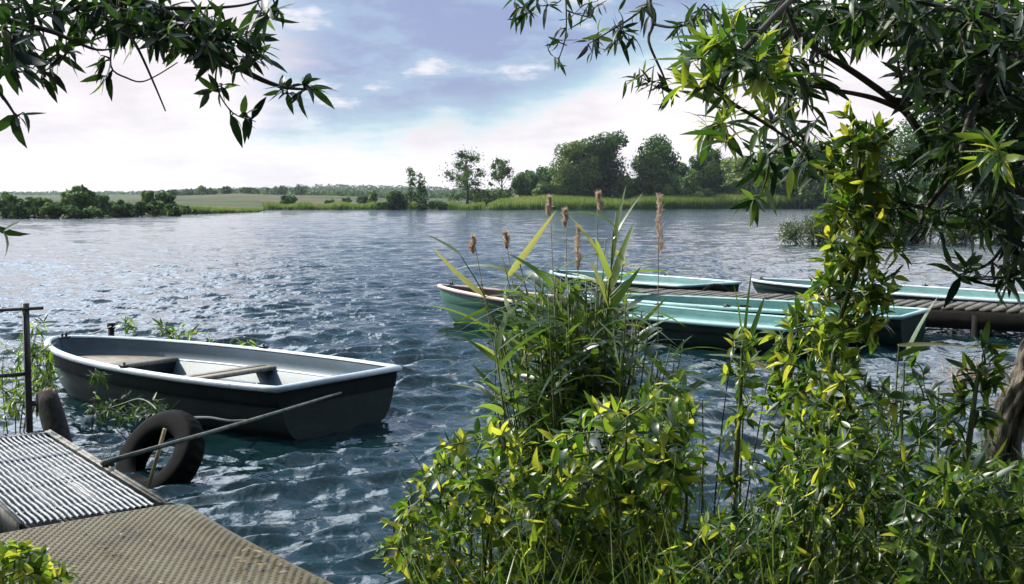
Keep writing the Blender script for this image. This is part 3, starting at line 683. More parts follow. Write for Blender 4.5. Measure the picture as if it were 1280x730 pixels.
    # side ledges, rowlock sockets, keel, ring and cleat
    for s in (1, -1):
        mb = MB(); q = np.linspace(.03, .72, 16); mb.tube(np.stack([q * L, s * (planw(q, Wb) * .905 - .015), (z0 + dz * q * q) * .615], 1), .016, 6)
        link('side_ledge', mb.mesh('side_ledge', M[rim], True), t)
        mb = MB(); wx = float(planw(.45, Wb)); mb.box((.45 * L, s * wx, z0 + dz * .2 + .03), (.09, .045, .02)); mb.tube([(.45 * L, s * wx, z0 + dz * .2 + .02), (.45 * L, s * wx, z0 + dz * .2 + .06)], .012, 8)
        link('rowlock_socket', mb.mesh('rowlock_socket', M['black'], False), t)
    mb = MB(); mb.tube([(.96 * L, 0, z0 + dz + .01), (.96 * L, 0, z0 + dz + .07)], .012, 8); mb.tube([(.96 * L, .045, z0 + dz + .01), (.96 * L, .045, z0 + dz + .06)], .011, 8)
    mb.box((.96 * L, .02, z0 + dz + .018), (.06, .1, .012)); link('bow_cleat', mb.mesh('bow_cleat', M['black'], False), t)
    return t
b0 = boat(0, 'blue grey open rowing boat with white rim floating alone at the left', 'in_blue', 'out_pale', 'rim_white', 'out_dark', [(.70, .3, 'bow'), (.42, .26, 'm')])
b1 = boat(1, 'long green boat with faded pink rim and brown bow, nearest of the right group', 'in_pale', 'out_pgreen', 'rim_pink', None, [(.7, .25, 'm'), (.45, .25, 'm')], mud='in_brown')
b2 = boat(2, 'teal boat squeezed between the pink rimmed boat and the plank jetty', 'in_teal', 'out_green', 'rim_teal', None, [(.30, .28, 'm'), (.62, .25, 'm')])
b3 = boat(3, 'pale teal boat moored beyond the jetty, its stern at the middle gap', 'in_teal', 'out_green', 'rim_teal', None, [(.35, .25, 'm'), (.66, .25, 'm')])
b4 = boat(4, 'teal boat beyond the jetty at the far right with a thick white bow', 'in_teal', 'out_green', 'rim_white', None, [(.35, .25, 'm'), (.62, .25, 'm')])
# mooring line hanging over the side of the single boat
def rope(name, label, P, r, m='rope', cat='rope', group=None, n=24):
    P = smooth_line(P, n); mb = MB(); mb.tube(P, r, 6); return tag(link(name, mb.mesh(name, M[m], True)), label, cat, group)
rope('rope', 'short white line hanging over the side of the single blue grey boat', [at(321, 479, D=9.86), at(323, 490, D=9.78), at(326, 505, D=9.74), at(329, 518, D=9.72)], .006)

# ------------------------------------------------------------------ jetty on the right
M['shade_board'] = noisy('shade_dark_board', (.004, .004, .004), (.010, .009, .008), 6, .9, spec=.1)
M['plank'] = noisy('grey_plank', (.035, .03, .022), (.12, .10, .07), 5, .85, .003, (1, 1, 1))
def jetty():
    a = 2.60; u = np.array([math.cos(a), math.sin(a), 0]); n_ = np.array([math.sin(a), -math.cos(a), 0]); 
    if n_[1] < 0: n_ = -n_
    o = np.array([5.85, 16.05, 0.]); z = .36; t = thing('jetty', 'low weathered plank jetty running between the moored teal boats', 'jetty', tuple(o))
    s = -9.0
    while s < 5.6:
        wd = rng.uniform(.12, .15); mb = MB(); skew = rng.uniform(-.02, .02); e0 = rng.uniform(-.03, .02); e1 = rng.uniform(1.08, 1.15); zz = z + rng.uniform(-.006, .008)
        p0 = u * (s + wd / 2) + n_ * e0; p1 = u * (s + wd / 2 + skew) + n_ * e1; p0[2] = p1[2] = zz
        mb.beam(p0, p1, wd, .035); link('plank', mb.mesh('plank', M['plank']), t); s += wd + rng.uniform(.02, .045)
    for k in (.12, .98):
        mb = MB(); p0 = -9 * u + n_ * k; p1 = 5.6 * u + n_ * k; p0[2] = p1[2] = z - .09; mb.beam(p0, p1, .09, .14); link('bearer', mb.mesh('bearer', M['bark_dark']), t)
    for q in np.arange(-8.5, 5.6, 2.0):
        for k in (.0, 1.1):
            p = u * q + n_ * k; mb = MB(); mb.tube([p + [0, 0, -.8], p + [0, 0, .30]], .065, 9); link('pile', mb.mesh('pile', M['bark_dark'], True), t)
    mb = MB(); p0 = -9 * u - n_ * .035; p1 = 5.6 * u - n_ * .035; p0[2] = p1[2] = .21; mb.beam(p0, p1, .03, .22); link('shade_fascia', mb.mesh('shade_fascia', M['shade_board']), t)  # near-black board added for the shade under the jetty edge
    return o, u, n_, z
jo, ju, jn, jz = jetty()

def tyre_mesh(Ro, sec, m, width=None, nseg=56):
    """lathe of a tyre section, tread blocks cut round the crown"""
    width = width or sec * 1.05; mb = MB(); pr = []
    for th in np.linspace(-2.65, 2.65, 23):
        r = Ro - sec / 2 + sec / 2 * np.sign(math.cos(th)) * abs(math.cos(th)) ** .7; yy = width / 2 * np.sign(math.sin(th)) * abs(math.sin(th)) ** .75
        pr.append((r, yy, abs(th) < .8))
    inner = [(r - .010 if r > Ro - sec * .7 else r + .004, y_ * .82, False) for r, y_, _ in pr[::-1]]; pr = pr + inner
    G = []
    for i in range(nseg * 2):
        ph = i * math.pi / nseg; g = []
        for j, (r, yy, tr) in enumerate(pr):
            if tr and (i % 4 == 0 or j in (8, 14)): r = r - .010
            g.append((r * math.cos(ph), yy, r * math.sin(ph)))
        G.append(g + [g[0]])
    mb.grid(np.array(G), closeu=True); return mb.mesh('tyre', m, False)
tyre_big = tyre_mesh(.345, .185, M['rubber'], .17)
def tyre(label, loc, rot, sc=1.0):
    o = link('tyre', tyre_big); o.location = loc; o.rotation_euler = rot; o.scale = (sc, sc, sc); return tag(o, label, 'tyre', 'old tyres used as fenders')
tyre('large black tyre half sunk beside the metal walkway', tuple(at(200, 572, D=7.75)), (R(-36), R(0), R(-34)), 1.0)
pt = at(894, 372, D=19.15); tyre('black tyre fender hanging between the jetty and the stern of the middle boat', (pt[0], pt[1], .22), (R(-12), 0, R(-25)), .78)
pt = at(928, 394, D=16.1); tyre('brown dusty tyre lying inside the teal boat beside the jetty', (pt[0], pt[1], .14), (R(-15), 0, R(-25)), .78)
pt = at(705, 362, D=20.6); tyre('small black tyre hanging at the bow of the boat beyond the jetty', (pt[0], pt[1], .20), (R(-10), 0, R(-45)), .8)

# ------------------------------------------------------------------ walkway, plate and rail on the left
M['galv'] = noisy('galvanised_steel', (.06, .065, .065), (.23, .24, .24), 30, .4, .0008, spec=.6, metal=.35)
M['rust'] = noisy('rusty_edge', (.07, .055, .04), (.26, .24, .20), 14, .7, .001)
M['railm'] = noisy('dark_rail_paint', (.015, .015, .016), (.05, .045, .042), 18, .5)
def plate_mat():
    m, nt, p = mat('tread_plate'); tc = nt.nodes.new('ShaderNodeTexCoord'); mp = nt.nodes.new('ShaderNodeMapping'); nt.links.new(tc.outputs['Object'], mp.inputs[0])
    n = noise(nt, 2.2, 6, .6); r = ramp(nt, n.outputs[0], [(.30, (.04, .030, .012)), (.45, (.095, .074, .032)), (.60, (.115, .098, .052)), (.70, (.22, .21, .16))])
    n2 = noise(nt, 45, 4, .6); r2 = ramp(nt, n2.outputs[0], [(.3, (.55, .5, .42)), (.7, (1, 1, 1))])
    mx = nt.nodes.new('ShaderNodeMix'); mx.data_type = 'RGBA'; mx.blend_type = 'MULTIPLY'; mx.inputs[0].default_value = .8
    nt.links.new(r.outputs[0], mx.inputs[6]); nt.links.new(r2.outputs[0], mx.inputs[7]); nt.links.new(mx.outputs[2], p.inputs['Base Color'])
    p.inputs['Roughness'].default_value = .55; p.inputs['Metallic'].default_value = .15; bump(nt, p, n2.outputs[0], .0015); p.inputs['Specular IOR Level'].default_value = .25; return m
M['plate'] = plate_mat()
ZW = .42
def walkway():
    P0 = at(205, 628, z=ZW); P1 = at(62, 540, z=ZW); d = unit(P1 - P0); n_ = np.array([-d[1], d[0], 0.]); 
    if n_[0] > 0: n_ = -n_
    Lw = np.linalg.norm(P1 - P0); Wd = .66; t = thing('walkway', 'narrow galvanised walkway of ribbed steel planks leading to the rail', 'walkway', tuple(P0))
    def q(s, w, z=0): return d * s + n_ * w + np.array([0, 0, z])
    # three ribbed planks, each seven wavy bars joined by cross ties
    nb = 21
    for pk in range(3):
        mb = MB()
        for b in range(pk * 7, pk * 7 + 7):
            w = .035 + (b + .5) * (Wd - .06) / nb; s = np.linspace(.0, Lw, 70); wav = .0022 * np.sin(s * 2 * math.pi / .21 + pk); G = []
            for k, s_ in enumerate(s):
                c = q(s_, w + wav[k]); G.append([c + n_ * -.0060 + [0, 0, -.009], c + n_ * -.0048, c + n_ * .0048, c + n_ * .0060 + [0, 0, -.009]])
            G = np.array(G); mb.grid(G, flip=True)
        for s_ in np.arange(.3, Lw, .6): mb.beam(q(s_, .035 + pk * (Wd - .06) / 3, -.03), q(s_, .035 + (pk + 1) * (Wd - .06) / 3, -.03), .018, .012)
        sp_ = link('steel_plank', mb.mesh('steel_plank', M['galv'], False), t)
        mb = MB(); w_ = .035 + (pk + .5) * (Wd - .06) / 3; mb.beam(q(.0, w_, -.05), q(Lw - .02, w_, -.05), (Wd - .07) / 3 - .012, .006); link('gap_shade_sheet', mb.mesh('gap_shade_sheet', M['black']), sp_)  # black sheet added below the bars for the shade in their gaps
    for w, nm in ((0.0, 'edge_angle'), (Wd, 'edge_angle')):
        mb = MB(); mb.beam(q(-.02, w, -.045), q(Lw, w, -.045), .012, .12); mb.beam(q(-.02, w + (.018 if w == 0 else -.018), .006), q(Lw, w + (.018 if w == 0 else -.018), .006), .022, .008)
        link(nm, mb.mesh(nm, M['rust']), t)
    mb = MB(); mb.beam(q(Lw, -.01, -.05), q(Lw, Wd, -.05), .04, .1); link('end_beam', mb.mesh('end_beam', M['rust']), t)
    for s_ in (.15, Lw - .15):
        for w in (.05, Wd - .05):
            mb = MB(); mb.tube([q(s_, w, -.06), q(s_, w, -1.3)], .028, 10); link('leg', mb.mesh('leg', M['railm'], True), t)
    mb = MB(); mb.tube([q(.42 * Lw, -.03, .02), q(.42 * Lw, .03, .02)], .014, 8); mb.tube([q(.42 * Lw + .04, 0, .0), q(.42 * Lw + .04, 0, .035)], .012, 8); link('bolt', mb.mesh('bolt', M['black'], True), t)
    # second stretch, beyond the frame to the left, that the rail stands on
    # handrail
    rt = thing('handrail', 'dark metal handrail with one post at the end of the walkway', 'handrail', tuple(P0 + q(Lw, .10)))
    o = q(Lw, .10)
    b = at(38, 541, z=ZW) - P0; b = b + d * .02; o2 = b; rt.location = tuple(P0 + b)
    mb = MB(); mb.box((0, 0, .40), (.035, .035, .80), math.atan2(d[1], d[0])); link('post', mb.mesh('post', M['railm']), rt)
    Dp = (P0 + b)[1]; zt = at(38, 386, D=Dp)[2] - ZW; zm = at(38, 467, D=Dp)[2] - ZW
    dirr = unit(np.array([n_[0], n_[1] , 0]))
    mb = MB(); mb.beam(-dirr * .10 + [0, 0, zt], dirr * 1.2 + [0, 0, zt], .045, .018); link('top_rail', mb.mesh('top_rail', M['railm']), rt)
    mb = MB(); mb.beam(dirr * .018 + [0, 0, zm], dirr * 1.2 + [0, 0, zm], .02, .022); link('middle_rail', mb.mesh('middle_rail', M['railm']), rt)
    mb = MB(); mb.box(tuple(dirr * 1.15 + [0, 0, .38]), (.035, .035, .76), math.atan2(d[1], d[0])); link('post', mb.mesh('post', M['railm']), rt)
    mb = MB(); mb.box(tuple(-dirr * .03 + [0, 0, .18]), (.06, .03, .03), math.atan2(d[1], d[0])); mb.tube([-dirr * .05 + [0, 0, .12], -dirr * .05 + [0, 0, .24]], .008, 6); link('clamp', mb.mesh('clamp', M['railm']), rt)
    # floor on the far side, so the second post stands on something
    mb = MB(); e = q(Lw, Wd); mb.beam(e + [0, 0, -.05], q(Lw, Wd + .75, -.05), .06, .1); link('end_beam', mb.mesh('end_beam', M['rust']), t)
    mb = MB(); g = q(Lw, Wd + .70); mb.tube([g + [0, 0, -.06], g + [0, 0, -1.3]], .028, 10); link('leg', mb.mesh('leg', M['railm'], True), t)
    return P0, d, n_
wP, wd_, wn = walkway()
def plate():
    A = at(236, 626, z=ZW + .012); d = unit(np.array([.6, -.8, 0])); d = unit(at(440, 733, z=ZW) - A); n_ = np.array([d[1], -d[0], 0]); 
    if n_[0] > 0: n_ = -n_
    t = thing('landing_plate', 'worn brown tread plate landing at the bottom left', 'platform', tuple(A))
    Lp, Wp = 3.6, 2.0; fe = unit(at(0, 668, z=ZW) - A); 
    # the far edge follows the walkway's end; surface with a slightly worn, bent right edge
    ns, nw = 60, 40; G = []
    for i in range(ns + 1):
        s = (i / ns) * Lp; g = []
        for j in range(nw + 1):
            w = j / nw; off = .0
            edge = .05 * math.sin(s * 2.0) * math.exp(-s * .5) * (1 - w) - .10 * math.exp(-((s - .02) / .10) ** 2) * 0
            p = d * s * (1) + fe * (w * Wp) + n_ * edge
            z = -.018 * math.exp(-((w * Wp) / .07) ** 2) + .004 * math.sin(s * 3 + w * 5)
            g.append(p + np.array([0, 0, z]))
        G.append(g)
    G = np.array(G); mb = MB(); mb.grid(G, flip=False); low = G.copy(); low[..., 2] -= .012
    mb.grid(low, flip=True)
    for (e0, e1) in ((G[0], low[0]), (G[:, 0], low[:, 0]), (G[-1], low[-1])): mb.grid(np.stack([e0, e1], 0))
    sh = mb.mesh('plate', M['plate'], True); link('plate', sh, t)
    # raised tread bars of the plate, in rows
    mb = MB(); V = []; F = []; k = 0; Rg = np.random.default_rng(5)
    ca = unit(fe); cb = d
    for i in range(int(2.6 / .026)):
        for j in range(int(1.75 / .036)):
            s = .02 + i * .026; w = .03 + j * .036 + (i % 2) * .018
            c = cb * s + ca * w + n_ * (.05 * math.sin(s * 2.0) * math.exp(-s * .5) * (1 - w / Wp)); c = c + [0, 0, -.018 * math.exp(-(w / .07) ** 2) + .004 * math.sin(s * 3 + w / Wp * 5) + .0005]
            l = ca * .0125 + cb * .002; b_ = cb * .0045; hh = np.array([0, 0, .0035])
            V += [c - l - b_, c + l - b_, c + l + b_, c - l + b_, c - l * .8 + hh, c + l * .8 + hh]; F += [(k, k + 1, k + 5, k + 4), (k + 2, k + 3, k + 4, k + 5), (k + 1, k + 2, k + 5), (k + 3, k, k + 4)]; k += 6
    mb.add(V, F); link('tread', mb.mesh('tread', M['plate'], False), t)
    for s_ in (.25, 1.6):
        for w in (.12, 1.5):
            c = d * s_ + fe * w; mb = MB(); mb.tube([c + [0, 0, -.02], c + [0, 0, -1.2]], .04, 10); link('leg', mb.mesh('leg', M['railm'], True), t)
    mb = MB(); mb.beam(d * .06 + fe * .03 + [0, 0, -.085], d * 3.3 + fe * .03 + [0, 0, -.085], .05, .1); link('side_beam', mb.mesh('side_beam', M['rust']), t)
    mb = MB(); mb.beam(d * .06 + fe * .06 + [0, 0, -.085], d * .06 + fe * 1.9 + [0, 0, -.085], .05, .1); link('side_beam', mb.mesh('side_beam', M['rust']), t)
plate()
def litter():
    n = 70; P = []
    for i in range(n):
        px = rng.uniform(20, 420) if i < 40 else rng.normal(318, 22); py = rng.uniform(660, 728) if i < 40 else rng.normal(698, 8); py = max(py, 650 + max(0, px - 235) * .46); P.append(at(px, py, z=ZW + .022))
    P = np.array(P); a = rng.uniform(0, 6.28, n); d = np.stack([np.cos(a), np.sin(a), a * 0], 1)
    tag(link('fallen_leaves', leaf_mesh('fallen_leaves', P, d, unit(np.array([0, 0, 1.]) + rnd(n, .25)), rng.uniform(.02, .06, n), rng.uniform(.006, .014, n), rng.random(n), M['litter'], droop=.1, seg=3)), 'dry fallen leaves and twigs scattered on the tread plate', 'fallen leaves', kind='stuff')
M['litter'] = leafmat('dry_leaf', [(0, (.08, .05, .02)), (.6, (.22, .15, .07)), (1, (.45, .38, .24))], [(0, (.1, .06, .02)), (1, (.4, .3, .1))], .2, .7, .2)
litter()
# leaning old pile behind the walkway
def old_pile():
    D = 7.75; a = at(58, 494, D=D); b = at(84, 585, D=D - .25); b = b + (b - a) * .6; t = thing('mooring_pile', 'thick dark leaning pile with frayed pale top beside the handrail', 'pile', tuple(b))
    P = [a + (b - a) * s - b for s in np.linspace(0, 1, 12)]; mb = MB(); mb.tube(P, [.072] + [.076 + .004 * math.sin(i) for i in range(11)], 14); link('shaft', mb.mesh('shaft', M['bark_dark'], True), t)
    mb = MB()
    for i in range(26):
        an = rng.uniform(0, 6.28); r = .07 * math.sqrt(rng.random()); p = P[0] + np.array([math.cos(an) * r, math.sin(an) * r, 0]); mb.tube([p - [0, 0, .02], p + [rng.normal() * .01, rng.normal() * .01, rng.uniform(.01, .045)]], [.012, .004], 5)
    link('frayed_top', mb.mesh('frayed_top', M['pale_stalk'], True), t)
old_pile()
# mooring pole from the walkway to the boat, stake, thin post behind the boat
M['pole'] = noisy('mossy_pole', (.02, .026, .018), (.11, .12, .09), 16, .65, .002)
pa = at(128, 579, z=ZW + .05); pb = at(426, 491, D=9.35); mb = MB(); mb.tube([pa, pa * .66 + pb * .34 + [0, 0, -.006], pa * .33 + pb * .67 - [0, 0, .006], pb], [.014, .013, .012, .010], 10)
tag(link('mooring_pole', mb.mesh('mooring_pole', M['pole'], True)), 'long grey green pole reaching from the walkway edge to the boat', 'pole')
mb = MB(); D_ = 7.35; mb.beam(at(206, 536, D=D_), at(183, 618, D=D_), .022, .016, (0, 1, .2)); tag(link('stake', mb.mesh('stake', M['pale_stalk'])), 'short pale stake standing in the water before the tyre', 'stake')
D_ = 13.4; mb = MB(); mb.tube([at(139, 404, D=D_), at(139, 440, D=D_) - [0, 0, .2]], .035, 9); mb.tube([at(139, 404, D=D_), at(139, 411, D=D_)], .047, 9)
tag(link('mooring_post', mb.mesh('mooring_post', M['bark_dark'], True)), 'short dark mooring post beyond the bow of the single boat', 'post')
rope('rope', 'thin line slung from the mooring post to the single boat bow', [at(139, 408, D=13.35), at(124, 414, D=12.7), at(108, 419, D=12.1), at(92, 423, D=11.75)], .006)
rope('rope', 'thin arched mossy rope rising out of the water left of the tyre', [at(120, 516, D=8.6), at(150, 506, D=8.6), at(172, 499, D=8.5), at(186, 503, D=8.4), at(196, 512, D=8.2)], .006, 'pole')
rope('rope', 'slack grey rope from the tyre to the hull of the single boat', [at(242, 522, D=7.9), at(262, 522, D=8.3), at(290, 526, D=8.8), at(330, 524, D=9.2)], .009)

# ------------------------------------------------------------------ plants on the near bank
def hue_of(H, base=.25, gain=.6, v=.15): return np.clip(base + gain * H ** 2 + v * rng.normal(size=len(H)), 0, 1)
def shrub(name, label, cat, limbs, targets, spacing, L, Wr, m='leaf', group=None, grav=.1, upb=.25, sag=-.06, hb=(.25, .6, .18), r0=.0035, spread=.9, tipc=4, droop=.3, start=.2, Lv=.2, thick=.010, keep=None):
    base = np.asarray(limbs[0][0], float).copy(); t = thing(name, label, cat, tuple(base), 0, group)
    mb = MB()
    for l in limbs:
        l = np.asarray(l) - base; mb.tube(l, np.linspace(thick, thick * .35, len(l)), 6)
    link('stems', mb.mesh('stems', M['green_stem'] if m != 'leaf_dark' else M['twig'], True), t)
    tw = grow([np.asarray(l) for l in limbs], targets, 6, sag)
    if tw: tw_link(twig_mesh([c - base for c in tw], 'twigs', M['green_stem'] if m != 'leaf_dark' else M['twig'], r0, r0 * .35), t)
    P, D, H, LL = leaves_on(tw, spacing, L, Lv, spread, grav, tipc, start, upb)
    Nn = unit(np.array([0, 0, 1.]) + rnd(len(P), .55))
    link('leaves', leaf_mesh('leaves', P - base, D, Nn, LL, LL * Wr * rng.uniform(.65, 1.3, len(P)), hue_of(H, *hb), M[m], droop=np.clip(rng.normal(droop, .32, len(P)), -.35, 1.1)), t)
    return t
def roots(pxs, D, top, n=8, jit=.12, zoff=-.03):
    """stems rising from the bank at pixel columns pxs to tops top=[(px,py,D)]"""
    out = []
    for px, (tx, ty, tD) in zip(pxs, top):
        x = (px - 640) / FPX * D; b = np.array([x, D, float(gz(x, D)) + zoff]); e = at(tx, ty, tD); mid = (b + e) / 2 + rng.normal(size=3) * jit * .4 + [0, 0, .05]; out.append(bez(b, mid, e, n + 6))
    return out
def stems_for(poly, D0, D1, k):
    """a handful of main stems spread under a crown outline"""
    poly = np.array(poly, float); T = poly_targets(poly, D0, D1, k * 3); T = T[np.argsort(-T[:, 2])][:k]; out = []
    for e in T:
        c = np.array([e[0] * .8 + poly[:, 0].mean() * 0 + .2 * ((poly[:, 0].mean() - 640) / FPX * (D0 + D1) / 2), (D0 + D1) / 2 + rng.normal() * .12, 0]); c[2] = float(gz(c[0], c[1])) - .03
        out.append(bez(c, (c + e) / 2 + rng.normal(size=3) * .06, e, 14))
    return out
LF = dict(spacing=.022, L=.075, Wr=.30)
# yellow-green bush at the left of the bank
pl = [(482, 740), (476, 690), (486, 645), (520, 612), (548, 560), (580, 548), (610, 532), (655, 538), (668, 580), (690, 620), (700, 740)]
shrub('bush', 'yellow green bush at the left end of the near bank', 'bush', stems_for(pl, 3.7, 4.4, 12), poly_targets(pl, 3.6, 4.5, 330), .030, .064, .40, hb=(.34, .5, .25), group='bushes on the near bank')
pl = [(670, 740), (640, 650), (668, 600), (700, 545), (745, 512), (800, 505), (820, 470), (848, 470), (868, 520), (872, 590), (846, 640), (836, 740)]
shrub('bush', 'dark leaved bush with bright yellow tips under the reed clump', 'bush', stems_for(pl, 3.5, 4.2, 12), poly_targets(pl, 3.4, 4.3, 330), .030, .085, .33, hb=(.22, .62, .2), group='bushes on the near bank')
pl = [(800, 745), (835, 690), (880, 655), (940, 630), (985, 590), (1010, 640), (1010, 745)]
shrub('bush', 'low willow bush at the middle of the bottom edge', 'bush', stems_for(pl, 3.1, 3.9, 10), poly_targets(pl, 3.0, 4.0, 320), .026, .064, .25, hb=(.2, .55, .22), group='bushes on the near bank')
pl = [(980, 745), (975, 620), (1010, 560), (1070, 530), (1130, 560), (1150, 640), (1150, 745)]
shrub('bush', 'dense willow bush around the foot of the leafy column', 'bush', stems_for(pl, 3.0, 3.9, 10), poly_targets(pl, 2.9, 4.0, 420), .026, .066, .25, hb=(.2, .55, .22), group='bushes on the near bank')
pl = [(1120, 745), (1125, 625), (1170, 590), (1230, 585), (1300, 575), (1310, 745)]
shrub('bush', 'narrow leaved bush in the bottom right corner before the trunk', 'bush', stems_for(pl, 2.7, 3.5, 10), poly_targets(pl, 2.6, 3.6, 430), .026, .066, .24, hb=(.16, .5, .22), group='bushes on the near bank')
pl = [(950, 640), (975, 520), (1000, 470), (1090, 480), (1105, 470), (1150, 440), (1190, 500), (1215, 470), (1235, 560), (1220, 620)]
shrub('bush', 'dark sparse twiggy bush before the water left of the trunk', 'bush', stems_for(pl, 3.6, 4.4, 6), poly_targets(pl, 3.5, 4.5, 130), .030, .07, .28, m='leaf', hb=(.1, .4, .2), group='bushes on the near bank')
# tall leafy shoots
def column(label, pts, D, half, n, L, Wr, hb, spacing=.03, m='leaf', thick=.012, root=None):
    line = smooth_line([np.array([*at(pts[0][0], pts[0][1], D)])] + [at(a, b, D) for a, b in pts[1:]], 30); x, y = line[-1][0], line[-1][1]
    foot = np.array([x, y, float(gz(x, y)) - .05]); stem = np.concatenate([[foot], line[::-1]]); T = []
    stem = smooth_line(stem, 40); ext = []
    for _ in range(n):
        i = int(min(len(stem) - 1, 4 + (len(stem) - 4) * rng.random() ** 1.15)); h = (.7 + .5 * math.sin(i * .9) ** 2) * np.interp(i, [0, len(stem)], [half[1], half[0]]) / FPX * D; a = rng.uniform(0, 6.28); r = h * math.sqrt(rng.random()); T.append(stem[i] + [math.cos(a) * r, math.sin(a) * r, rng.uniform(-.02, .07)])
    return shrub('leafy_shoot', label, 'plant', [stem], np.array(T), spacing, L, Wr, m=m, hb=hb, thick=thick, group='tall leafy shoots', upb=.35, tipc=5)
column('tall bright yellow green leafy column rising over the right boats', [(1078, 175), (1068, 260), (1072, 330), (1050, 400), (1040, 470), (1035, 560), (1030, 640)], 3.3, (34, 78), 290, .068, .31, (.35, .5, .25))
column('slim leafy shoot standing before the dark hull, right of the reeds', [(928, 432), (926, 490), (922, 550), (918, 620)], 3.9, (16, 30), 34, .065, .33, (.35, .5, .2))
column('leafy shoot with dark lower leaves between slim shoot and column', [(1003, 395), (990, 450), (985, 520), (975, 620)], 3.7, (14, 46), 50, .07, .33, (.25, .5, .2))
if 0: column('thin leafy shoot rising before the trunk at the right edge', [(1262, 300), (1250, 360), (1246, 420), (1240, 500), (1236, 600)], 3.0, (30, 26), 64, .07, .33, (.25, .45, .25))
column('short leafy shoot with shiny leaves left of the leaning trunk', [(1225, 455), (1218, 500), (1210, 560), (1200, 620)], 3.2, (18, 40), 34, .07, .3, (.3, .4, .25))
# corner bush, bottom left
pl = [(-20, 745), (-15, 690), (28, 684), (52, 694), (84, 716), (92, 745)]
shrub('bush', 'small yellow leaved bush in the bottom left corner on the plate', 'bush', [bez(np.array([-1.22, 2.5, .41]), np.array([-1.2, 2.6, .5]), at(px, 720, 2.75), 10) for px in (0, 25, 55, 70)], poly_targets(pl, 2.6, 2.95, 90), .024, .042, .55, hb=(.38, .55, .2), group='bushes on the near bank')

